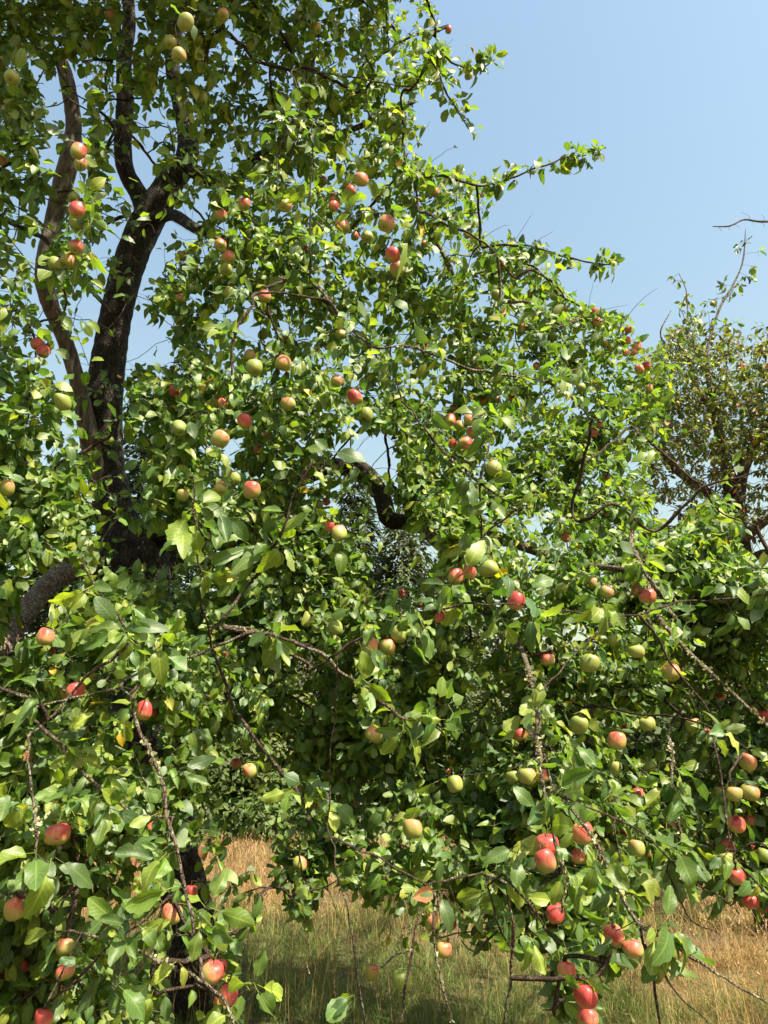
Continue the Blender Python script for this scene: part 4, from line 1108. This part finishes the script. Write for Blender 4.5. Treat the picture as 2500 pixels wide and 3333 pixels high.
sec = link('apple_tree', None, loc=tuple(g2))
tag(sec, 'lichen-hung apple tree with small green apples beyond the big tree', 'apple tree')
t2 = pts_y([(2470, 2650, 9.6, 46), (2465, 2400, 9.5, 40), (2450, 2100, 9.4, 36), (2420, 1850, 9.2, 32), (2395, 1700, 9.1, 30), (2380, 1560, 9.0, 26)])
t2 = np.vstack([[g2[0], g2[1], -.2, t2[0, 3] * 1.3], t2])
L2 = [pts_y([(2385, 1600, 9.0, 22), (2350, 1450, 8.9, 17), (2320, 1300, 8.7, 13), (2300, 1160, 8.6, 6), (2340, 1010, 8.6, 4), (2385, 930, 8.6, 3.4), (2418, 850, 8.6, 2.6), (2427, 745, 8.6, 1.1)]),
      pts_y([(2330, 1360, 8.8, 10), (2262, 1240, 8.6, 7), (2240, 1100, 8.5, 3.5), (2238, 1000, 8.5, 2.4), (2232, 940, 8.5, 1.8), (2210, 890, 8.5, 1.0)]),
      pts_y([(2395, 1640, 9.0, 22), (2440, 1480, 8.9, 18), (2530, 1330, 8.7, 14), (2640, 1100, 8.4, 10), (2700, 880, 8.1, 7), (2640, 740, 7.8, 5), (2540, 722, 7.6, 4.2), (2470, 721, 7.5, 3.6), (2420, 715, 7.5, 3.2), (2375, 736, 7.5, 2.6), (2320, 737, 7.5, 1.3)]),
      pts_y([(2400, 1700, 9.1, 20), (2300, 1600, 8.8, 15), (2200, 1530, 8.6, 11), (2120, 1420, 8.4, 8), (2090, 1300, 8.3, 5)]),
      pts_y([(2410, 1760, 9.1, 22), (2500, 1690, 8.9, 18), (2680, 1600, 8.8, 15), (2900, 1400, 8.8, 11), (3080, 1220, 8.8, 6)]),
      pts_y([(2210, 1180, 8.6, 4), (2170, 1130, 8.6, 3.5), (2150, 1080, 8.55, 2.5), (2185, 1010, 8.5, 1.2)]),
      pts_y([(2400, 1780, 9.1, 16), (2330, 1720, 8.9, 12), (2250, 1700, 8.7, 9), (2170, 1730, 8.5, 6)]),
      pts_y([(2420, 1840, 9.1, 16), (2480, 1800, 8.9, 12), (2560, 1790, 8.7, 9)])]
SK2 = []
_, P2 = woody('trunk', t2, M_BARK, 20, sec, .12, .06, None, 60.0, 8.0); SK2.append(P2)
for i, l in enumerate(L2):
    _, P2 = woody('limb' if i < 5 else 'branch', l, M_BRANCH, 9, sec, .14, .06, 'bare spurred twig reaching across the sky' if i == 2 else None, 70.0 + i, 14.0); SK2.append(P2)
CR2 = [(2110, 1180), (2150, 1140), (2200, 1060), (2260, 1030), (2300, 1090), (2350, 1130), (2370, 1060), (2400, 1090), (2400, 1150), (2450, 1130), (2500, 1100), (2700, 1000), (2900, 960), (3120, 1080), (3250, 1300), (3200, 1600), (2900, 1700), (2300, 1700), (2080, 1620), (2070, 1250)]
k = 30000
px = R.uniform(2050, 3270, k); py = R.uniform(950, 1900, k)
m = inside(CR2, px, py) & (R.random(k) < np.where(py > 1500, .38, 1.0))
sp2 = at(px[m], py[m], R.uniform(8.6, 11.0, m.sum()))[:2900]
bare = inside([(2080, 1380), (2300, 1250), (2500, 1300), (2800, 1500), (2800, 1900), (2300, 1880), (2120, 1700)], px, py)
_nub = np.array([(2350, 752), (2372, 748), (2398, 735), (2412, 690), (2408, 742), (2440, 705), (2452, 732), (2478, 698), (2490, 738)], float)
_nub = at_y(_nub[:, 0], _nub[:, 1], 7.5)
spb = at(px[bare], py[bare], R.uniform(8.8, 10.8, bare.sum()))[:1500]
_e = np.array([(2150, 1120), (2180, 1085), (2270, 1010), (2345, 1100), (2385, 1050), (2420, 1120), (2460, 1100), (2490, 1070), (2440, 1140), (2360, 1120), (2310, 1050), (2475, 1130), (2120, 1190), (2560, 1040), (2620, 980)], float)
_e = np.repeat(_e, 3, 0) + R.normal(0, 14, (45, 2))
_h = np.array([(2640, 1050), (2690, 960), (2705, 880), (2690, 800), (2640, 750), (2590, 735), (2720, 840), (2660, 1000)], float)
_h = np.repeat(_h, 7, 0) + R.normal(0, 32, (56, 2)); _h = _h[_h[:, 0] > 2555]
sp2 = np.vstack([sp2, at(_e[:, 0], _e[:, 1], R.uniform(9.0, 10.4, 45)), at_y(_h[:, 0], _h[:, 1], 8.0)])
# sprays that stand above the crown
spx = np.array([(2430, 780), (2405, 800), (2450, 870), (2430, 900), (2370, 960), (2355, 920), (2385, 940), (2405, 925), (2440, 905), (2300, 985), (2330, 975), (2235, 960), (2245, 990), (2215, 1010), (2190, 905), (2205, 915), (2250, 1020), (2470, 820), (2360, 930), (2375, 1070), (2345, 1085)], float)
spx = at(spx[:, 0] + 0, spx[:, 1], 10.2 + 0 * spx[:, 0])
_z2 = proj(L2[0][4:8, :3])[2].mean()
spx = CAM + (spx - CAM) * (_z2 / 10.2)
z2 = np.full(len(AX2), 0.0) + R.uniform(8.7, 9.5, len(AX2))
hi2 = AX2[:, 1] < 1110; z2[hi2] = _z2 - .05
ap2 = at(AX2[:, 0], AX2[:, 1], z2); ar2 = np.clip(AX2[:, 2] / 2 * z2 / FPX, .02, .036)
top2 = ap2 + np.array([0, 0, 1.0]) * (ar2[:, None] * .8 + .02)
spb = np.vstack([spb, _nub])
tg2 = np.vstack([sp2, spx, top2, spb])
N2, rad2, paths2, _ = grow(np.vstack([s[:, :3] for s in SK2]), tg2)
V2, F2 = twig_mesh(N2, np.clip(rad2 * 1.3, .002, .012), paths2)
child('twigs', np_mesh('twigs', V2, F2, smooth=True), M_TWIG, sec, 'tangled bare brown twigs', 'stuff')
nlf = len(sp2) + len(spx) + len(top2)
c2 = np.array([g2[0], g2[1], 4.5])
LB = make_leaves(N2, paths2[:len(sp2)], R, Lm=.078, asp=(.38, .52), per=(4, 8), centre=c2, rnd=.7)
LC = make_leaves(N2, paths2[len(sp2):nlf], R, Lm=.088, asp=(.40, .54), per=(3, 6), along=.3, centre=c2, rnd=.7)
LB = {k: np.concatenate([LB[k], LC[k]]) for k in LB}
n = len(LB['L'])
cb = LB['b']; bx, by, bz = proj(cb)
kp = np.ones(n, bool)
pr2 = ar2 / z2 * FPX
for i in range(len(ap2)):
    kp &= ~((np.hypot(bx - AX2[i, 0], by - AX2[i, 1]) < pr2[i] + 5) & (bz < z2[i] + .05))
LB = sub(LB, kp); bx, by, bz = bx[kp], by[kp], bz[kp]; n = len(bx)
LB['c'] = leaf_colors(n, R, .0, .04) * np.array([1.0, .74, .9])
vw = (bx > 2150) & (bx < 2490) & (by > 750) & (by < 1500)
sc2 = np.where(vw, LB['L'] * LB['W'] / bz ** 2 * (1 + .6 * (by < 1060)), 0)
b2 = np.argsort(-sc2)[:120]
isb = np.zeros(n, bool); isb[b2] = True
child('foliage', foliage_mesh('foliage', sub(LB, ~isb), 21, False, 1.25), M_LEAF2, sec, 'narrow dull green leaves', 'stuff')
for j, i in enumerate(b2):
    o = place_leaf(sec, LB['b'][i], LB['d'][i], LB['n'][i], LB['L'][i], variants[int(R.integers(NV))])
Q = []
for p in paths2[nlf:]:
    t = tufts(N2[p], rad2[p], 34, R, .045)
    if t is not None: Q.append(t)
for l in L2[:5] + L2[6:]:
    P2 = smooth_path(l, .1); P2 = P2[P2[:, 3] > .022]; t = tufts(P2[:, :3], P2[:, 3], 90, R, .05) if len(P2) > 3 else None
    if t is not None: Q.append(t)
Q = np.vstack(Q); Q[:, 2:, 2] -= .03
lc = np.array([.13, .11, .065]) * R.uniform(.3, 1.5, (len(Q), 1)) * R.uniform(.9, 1.1, (len(Q), 3))
lc4 = np.ones((len(Q) * 4, 4)); lc4[:, :3] = np.repeat(lc, 4, 0)
child('lichen', np_mesh('lichen', Q.reshape(-1, 3), np.arange(len(Q) * 4).reshape(-1, 4), None, {'col': lc4}), M_LICH, sec, 'hanging grey-brown lichen', 'stuff')
AN2 = [(2226, 991, 'on the short upright shoot against the sky'), (2319, 988, 'on the tall slanting shoot against the sky'), (2230, 1070, 'under the short upright shoot'), (2305, 1100, 'at the foot of the tall slanting shoot'), (2372, 1075, 'on the small spray above its crown'),
       (2180, 1175, 'where it meets the big tree'), (2260, 1158, 'in the top row of the far tree'), (2335, 1185, 'right of the top row of the far tree'), (2390, 1172, 'near the far tree top by open sky'), (2265, 1225, 'in the shaded upper far tree'),
       (2150, 1230, 'half behind the big tree'), (2295, 1290, 'in the middle of the far tree'), (2220, 1330, 'in the inner side of the far tree'), (2380, 1310, 'in the outer middle of the far tree'), (2465, 1300, 'high at the frame edge on the far tree'),
       (2235, 1400, 'beside the brown lichen tangle'), (2290, 1420, 'in the lichen tangle centre'), (2410, 1430, 'in the green bunch of the far tree'), (2480, 1400, 'at the frame edge on the far tree'), (2260, 1480, 'below the lichen tangle'),
       (2165, 1505, 'low behind the outer big bough'), (2310, 1495, 'low in the middle of the far tree'), (2415, 1485, 'in the low outer far tree'), (2380, 1550, 'above the branch tip of dry leaves'), (2495, 1465, 'low at the frame edge')]
AK2 = np.array([(a, b) for a, b, _ in AN2], float)
LAB2 = label_apples(APPLES2, lambda x, y: AN2[int(np.argmin(np.hypot(AK2[:, 0] - x, AK2[:, 1] - y)))][2], 'small ')
for i, (x, y, dm, lk) in enumerate(APPLES2):
    put_apple(ap2[i], ar2[i], lk, LAB2[i], 'small apples on the far tree', False, seed=i)

# ------------------------------------------------------------------ ground and grass
gx_ = np.concatenate([[-900, -200, -60], np.linspace(-30, 30, 61), [60, 200, 900]])
gy_ = np.concatenate([[-200, -40], np.linspace(-5, 45, 51), [70, 200, 1200]])
def gh(x, y):
    return .05 * np.sin(x * .7 + 1) * np.cos(y * .5) + .04 * np.sin(x * .23 - y * .31)
GX, GY = np.meshgrid(gx_, gy_)
near_g = (np.abs(GX) < 40) & (GY < 50) & (GY > -10)
GZ = np.where(near_g, gh(GX, GY) - .03, -.03)
nx, ny = len(gx_), len(gy_)
i = np.arange(ny - 1)[:, None] * nx + np.arange(nx - 1)[None]
ground = link('ground', np_mesh('ground', np.stack([GX, GY, GZ], -1).reshape(-1, 3), np.stack([i, i + 1, i + nx + 1, i + nx], -1).reshape(-1, 4), None, smooth=True), M_GROUND)
tag(ground, 'dry meadow ground', kind='structure')

def vnoise(x, y, f, s=0.0):
    return np.array([mnoise.noise(Vector((a * f + s, b * f, s))) for a, b in zip(x, y)])

def blades(x, y, h, wd, lean, col, rg):
    n = len(x)
    a = rg.uniform(0, 2 * math.pi, n)
    la = rg.uniform(0, 2 * math.pi, n)
    base = np.stack([x, y, gh(x, y) - .04], 1)
    side = np.stack([np.cos(a), np.sin(a), 0 * a], 1) * wd[:, None]
    ld = np.stack([np.cos(la), np.sin(la), 0 * la], 1) * (lean * h)[:, None]
    up = np.array([0, 0, 1.0]) * h[:, None]
    m1 = base + up * .5 + ld * .22; tp_ = base + up * (1 - .25 * lean[:, None]) + ld
    V = np.stack([base - side, base + side, m1 - side * .8, m1 + side * .8, tp_], 1)
    o = np.arange(n) * 5
    q = np.stack([o, o + 1, o + 3, o + 2], 1); t = np.stack([o + 2, o + 3, o + 4], 1)
    c = np.ones((n, 5, 4)); c[..., :3] = col[:, None]
    return V.reshape(-1, 3), q, t, c.reshape(-1, 4)

def field(n, y0, y1, powy, rg):
    u = rg.random(n)
    y = y0 * (y1 / y0) ** u if powy else rg.uniform(y0, y1, n)
    x = rg.uniform(-1, 1, n) * (.60 * y + 2.0)
    return x, y

rg = np.random.default_rng(77)
x, y = field(98000, 5.0, 26.5, True, rg)
xm_, ym_ = field(72000, 5.3, 12.5, True, rg)
mat_ = np.concatenate([np.zeros(len(x), bool), np.ones(len(xm_), bool)])      # bent, matted blades
x = np.concatenate([x, xm_]); y = np.concatenate([y, ym_])
pn = vnoise(x, y, .55, 3.1); pn2 = vnoise(x, y, 1.9, 9.0)
# green where the old tree keeps the turf moist, straw in the open
gw = np.exp(-(((x + 1.2) / 4.0) ** 2 + ((y - 7.2) / 2.6) ** 2)) * 1.15 + .30 * pn + .18 * pn2 + .30 * np.exp(-((y - 10.5) / 1.3) ** 2) + .22 * (y > 22)
green = gw + rg.normal(0, .18, len(x)) > .47
tus = np.clip(.75 + 1.1 * pn2 + .6 * pn, .22, 1.8)
h = np.where(green, rg.uniform(.12, .34, len(x)), rg.uniform(.12, .36, len(x))) * tus
h = np.where(y > 12, h * 1.25, h)
wd = rg.uniform(.0018, .0036, len(x)) * np.clip(y / 7.5, .8, 3.4)
lean = np.where(green, rg.uniform(.2, .9, len(x)), rg.uniform(.1, 1.0, len(x)) + .9 * (rg.random(len(x)) < .45))
h = np.where(mat_, h * .8, h); lean = np.where(mat_, lean + rg.uniform(.5, 1.5, len(x)), lean)
straw = np.array([.37, .255, .105]); pink = np.array([.335, .195, .095]); olive = np.array([.25, .225, .070]); brn = np.array([.175, .105, .055]); grn = np.array([.085, .130, .032]); grn2 = np.array([.15, .19, .05])
f = rg.random((len(x), 1))
band = np.clip(.5 + 1.4 * vnoise(x, y * 2.2, .28, 21.0) + .45 * (y > 12.5), 0, 1)[:, None]
dry = straw * (1 - band) + pink * band
dry = np.where(f < .16, brn, np.where(f > .84, olive, dry))
gc = np.where(rg.random((len(x), 1)) < .5, grn, grn2)
pat = np.clip((vnoise(x, y, .8, 40.0) - .12) * 3.5, 0, 1)[:, None]
dry = dry * (1 - pat) + (np.array([.19, .115, .065]) + 0 * dry) * pat
col = np.where(green[:, None], gc, dry) * rg.uniform(.6, 1.35, (len(x), 1))
h = h * (1 - .45 * pat[:, 0])
def grass_obj(name, m, label):
    V, q, t, c = blades(x[m], y[m], h[m], wd[m], lean[m], col[m], rg)
    o = link(name, np_mesh(name, V, q, t, {'col': c}), M_GRASS)
    tag(o, label, 'grass', kind='stuff')
grass_obj('dry_grass', ~green, 'tall straw-coloured dry meadow grass')
grass_obj('green_grass', green, 'green grass in the shade under the old tree')
# seed stalks
n = 2600
xs, ys = field(n, 5.2, 16, True, rg)
hs = rg.uniform(.5, .95, n); ls = rg.uniform(.1, .5, n)
V, q, t, c = blades(xs, ys, hs, rg.uniform(.0016, .0026, n) * np.clip(ys / 8, .8, 2), ls, straw * rg.uniform(.8, 1.25, (n, 1)), rg)
# a bristly head near each tip
tip = V.reshape(n, 5, 3)[:, 4]; mid = V.reshape(n, 5, 3)[:, 2]
ax = unit(tip - mid)
hv, hq, hc = [], [], []
for kx in range(7):
    s = (tip - ax * (kx * .014)[..., None] if False else tip - ax * (kx * .014))
    o_ = unit(np.cross(ax, rg.normal(0, 1, (n, 3))))
    L_ = .022
    hv.append(np.stack([s, s + o_ * L_ * .35 + ax * L_ * .4, s + ax * L_, s - o_ * L_ * .12 + ax * L_ * .4], 1))
hv = np.concatenate(hv); hq = np.arange(len(hv) * 4).reshape(-1, 4) + len(V)
cc = np.ones((len(hv) * 4, 4)); cc[:, :3] = np.array([.46, .30, .17]) * np.repeat(rg.uniform(.7, 1.2, (len(hv), 1)), 4, 0)
o = link('seed_stalks', np_mesh('seed_stalks', np.vstack([V, hv.reshape(-1, 3)]), np.vstack([q, hq]), t, {'col': np.vstack([c, cc])}), M_GRASS)
tag(o, 'thin bleached grass stalks with seed heads', 'grass', kind='stuff')

# ------------------------------------------------------------------ background: conifers, hedge shrubs, undergrowth
def conifer(px, top_py, Y, spread, label, rg, drop=.35, colr=(.035, .062, .030), dens=1.0, bare=.08):
    b = at_y(px, 2600, Y); b[2] = 0
    tp_ = at_y(px, top_py, Y)
    H = tp_[2]
    root = link('fir_tree', None, loc=(b[0], b[1], 0)); tag(root, label, 'fir tree', 'fir trees behind the meadow')
    zt = np.linspace(-.2, H, 26)
    P = np.stack([b[0] + .06 * np.sin(zt), np.full_like(zt, b[1]), zt], 1)
    r = .02 + .19 * (1 - np.clip(zt / H, 0, 1)) * H / 16
    V, F, T = tube(P, r, 10, .06, px, 3.0)
    child('trunk', np_mesh('trunk', V, F, T, smooth=True), M_BARK, root)
    zs, cs, vs, bv = [], [], [], []
    nb = int(H * 20 * dens)
    q_all, c_all = [], []
    for i in range(nb):
        f = rg.random() ** .9
        z = H * (bare + (1 - bare) * f)
        L = spread * (1 - f) ** .75 * rg.uniform(.55, 1.1) + .15
        a = rg.uniform(0, 6.28)
        dr = np.array([math.cos(a), math.sin(a), 0])
        n_ = max(5, int(L * 26))
        s = rg.random(n_) ** .75
        c = np.array([b[0], b[1], z]) + dr * (L * s)[:, None] + np.array([0, 0, 1.0]) * (L * (.12 * s - drop * 1.3 * s ** 2))[:, None] + rg.normal(0, .04 + .05 * L / 3, (n_, 3))
        side = np.array([-dr[1], dr[0], 0])
        sg = np.where(rg.random(n_) < .5, -1, 1)[:, None]
        d = unit(dr * .7 + side * sg * rg.uniform(.2, 1.0, (n_, 1)) + np.array([0, 0, -1.0]) * rg.uniform(.0, .9, (n_, 1)) * drop * 2)
        wv = unit(np.cross(d, np.array([0, 0, 1.0]) + rg.normal(0, .4, (n_, 3))))
        l = rg.uniform(.18, .42, n_)[:, None]; w_ = rg.uniform(.03, .075, n_)[:, None]
        q_all.append(np.stack([c, c + d * l * .45 + wv * w_, c + d * l, c + d * l * .4 - wv * w_], 1))
        c_all.append(np.array(colr) * rg.uniform(.6, 1.5, (n_, 1)) * (1 + .25 * rg.normal(0, .3, (n_, 3))))
        w2 = np.array([0, 0, .012])
        e = np.array([b[0], b[1], z]) + dr * L * .9 + np.array([0, 0, L * (.12 * .9 - drop * 1.05)])
        m_ = np.array([b[0], b[1], z]) + dr * L * .5 + np.array([0, 0, L * (.06 - drop * .33)])
        s0 = np.array([b[0], b[1], z])
        bv.append(np.stack([s0 - w2, s0 + w2, m_ + w2, m_ - w2])); bv.append(np.stack([m_ - w2, m_ + w2, e + w2 * .3, e - w2 * .3]))
    Q = np.concatenate(q_all); C = np.concatenate(c_all)
    c4_ = np.ones((len(Q) * 4, 4)); c4_[:, :3] = np.clip(np.repeat(C, 4, 0), .01, 1)
    child('crown', np_mesh('crown', Q.reshape(-1, 3), np.arange(len(Q) * 4).reshape(-1, 4), None, {'col': c4_}), M_NEEDLE, root)
    B = np.array(bv)
    child('boughs', np_mesh('boughs', B.reshape(-1, 3), np.arange(len(B) * 4).reshape(-1, 4)), M_TWIG, root, None, 'stuff')

rc = np.random.default_rng(31)
conifer(480, 1040, 26, 2.6, 'slim tall fir seen right of the dark trunk', rc, .35, dens=1.0, bare=.15)
conifer(330, 1230, 30, 3.2, 'dark fir between the split trunk and the slim fir', rc, .3)
conifer(60, 1500, 27, 3.4, 'dark fir low behind the sunlit scaly limb', rc, .3)
conifer(1140, 1530, 28, 4.6, 'drooping fir framed by the mossy arched limb', rc, .6, (.055, .078, .035))
conifer(1330, 1600, 26, 4.6, 'feathery cedar seen below the arched limb', rc, .7, (.070, .090, .038))
conifer(820, 1650, 29, 4.4, 'dark fir behind the middle boughs', rc, .4)
conifer(2480, 1960, 27, 2.8, 'weeping cedar at the outer edge below the far tree', rc, .75, (.06, .08, .035))
conifer(1700, 2010, 30, 3.0, 'low fir behind the outer drooping boughs', rc, .5, (.05, .07, .03))

def shrub(px, top_py, Y, wid, label, rg, colr, n=7500, leaf=.21, nm='shrub'):
    b = at_y(px, 2650, Y); b[2] = 0
    H = at_y(px, top_py, Y)[2]
    root = link(nm, None, loc=tuple(b)); tag(root, label, 'shrub' if nm == 'shrub' else 'tree', 'shrubs along the far side of the meadow' if nm == 'shrub' else 'trees behind the hedge')
    nl = 26
    lc_ = np.stack([rg.normal(0, wid * .42, nl), rg.normal(0, wid * .25, nl), H * rg.uniform(.08, .88, nl)], 1)
    lr = rg.uniform(.35, .75, nl) * min(wid, H) * .48
    # stems
    sv, sf, off = [], [], 0
    for i in range(9):
        e = lc_[i]
        p = smooth_path(np.array([[e[0] * .15, e[1] * .15, -.1, .05], [e[0] * .5, e[1] * .5, e[2] * .45, .035], [e[0], e[1], e[2], .012]]), .3)
        V, F, T = tube(p[:, :3] + b, p[:, 3], 5)
        sv.append(V); sf.append(F + off); off += len(V)
    child('stems', np_mesh('stems', np.vstack(sv), np.vstack(sf), None, smooth=True), M_TWIG, root)
    k = rg.integers(0, nl, n)
    o = unit(rg.normal(0, 1, (n, 3))); c = lc_[k] + o * (lr[k] * rg.random(n) ** .35)[:, None]
    c[:, 2] = np.clip(c[:, 2], .04, None); c += b
    nn = unit(o * .8 + np.array([.2, -.3, .7]) + rg.normal(0, .55, (n, 3)))
    d = unit(np.cross(nn, rg.normal(0, 1, (n, 3)))); w_ = np.cross(nn, d)
    l = (rg.uniform(.6, 1.4, n) * leaf)[:, None]
    Q = np.stack([c - d * l * .5, c + w_ * l * .3 + nn * l * .06, c + d * l * .5, c - w_ * l * .3 + nn * l * .06], 1)
    cl = np.array(colr) * rg.uniform(.55, 1.5, (n, 1)) * rg.uniform(.88, 1.12, (n, 3)) * rg.uniform(.75, 1.25, nl)[k][:, None]
    c4_ = np.ones((n * 4, 4)); c4_[:, :3] = np.repeat(cl, 4, 0)
    child('crown', np_mesh('crown', Q.reshape(-1, 3), np.arange(n * 4).reshape(-1, 4), None, {'col': c4_}), M_FAR, root)

SH = [(-250, 2150, 26, 3.4, 'shrub at the far edge of the meadow behind the corner bunch', (.05, .085, .02)), (150, 2050, 27, 3.6, 'tall shrub behind the sunlit scaly limb', (.055, .09, .022)),
      (520, 2120, 26.5, 3.2, 'dense shrub behind the trunk', (.045, .08, .02)), (700, 2330, 25.2, 2.6, 'bright bushy shrub in the gap right of the trunk', (.10, .13, .03)),
      (900, 2380, 24.8, 2.8, 'low mounded shrub in the gap right of the trunk', (.065, .10, .022)), (830, 2080, 28, 3.4, 'tall pale shrub above the low mounded shrub', (.11, .13, .05)), (1130, 2250, 26, 3.0, 'shrub with yellowing leaves behind the centre spray', (.10, .12, .03)),
      (1400, 2200, 26.5, 3.4, 'dark shrub behind the centre boughs', (.055, .085, .022)), (1640, 2150, 27, 3.2, 'twiggy shrub behind the gap in the middle foliage', (.10, .115, .04)), (1900, 2200, 26, 3.2, 'dark shrub behind the hanging boughs', (.05, .08, .02)),
      (2150, 2260, 25.5, 3.0, 'deep green shrub behind the pale lichened branch', (.045, .075, .02)), (2400, 2330, 26, 3.0, 'shrub behind the outer edge of the crown', (.06, .09, .025)), (2750, 2300, 26.5, 3.6, 'shrub beyond the outer frame edge', (.06, .09, .025)), (3100, 2200, 27, 4.2, 'farther shrub beyond the outer frame edge', (.06, .09, .025))]
for i, (px_, tpy, Y_, wd_, lb, cl) in enumerate(SH):
    shrub(px_, tpy, Y_, wd_, lb, rc, cl)
for px_, tpy, wd_, lb, cl in ((980, 1850, 5.0, 'broad rounded tree behind the low mounded shrub', (.055, .08, .025)), (1540, 1900, 5.2, 'broad dark tree behind the centre boughs', (.06, .08, .03)),
                              (1950, 1990, 5.0, 'broad olive tree behind the outer drooping boughs', (.07, .085, .03)), (2280, 2080, 4.6, 'low broad tree beneath the far apple tree', (.065, .085, .03)), (300, 1800, 5.0, 'broad dark tree behind the trunk', (.045, .07, .022))):
    shrub(px_, tpy, 31, wd_, lb, rc, cl, 11000, .34, 'broadleaf_tree')
# weeds along the foot of the hedge: countless
n = 22000
xw = rc.uniform(-17, 18, n); yw = rc.normal(24.6, .9, n)
c = np.stack([xw, yw, np.abs(rc.normal(0, .45, n)) * (.6 + .6 * vnoise(xw, yw, .7, 4.0)) + .03], 1)
nn = unit(np.array([.2, -.4, .6]) + rc.normal(0, .6, (n, 3))); d = unit(np.cross(nn, rc.normal(0, 1, (n, 3)))); w_ = np.cross(nn, d)
l = rc.uniform(.06, .16, n)[:, None]
Q = np.stack([c - d * l * .5, c + w_ * l * .28, c + d * l * .5, c - w_ * l * .28], 1)
cw = np.array([.06, .09, .022]) * rc.uniform(.5, 1.8, (n, 1)) * rc.uniform(.85, 1.15, (n, 3))
c4_ = np.ones((n * 4, 4)); c4_[:, :3] = np.repeat(cw, 4, 0)
und = link('undergrowth', np_mesh('undergrowth', Q.reshape(-1, 3), np.arange(n * 4).reshape(-1, 4), None, {'col': c4_}), M_FAR)
tag(und, 'leafy undergrowth along the foot of the hedge', 'undergrowth', kind='stuff')
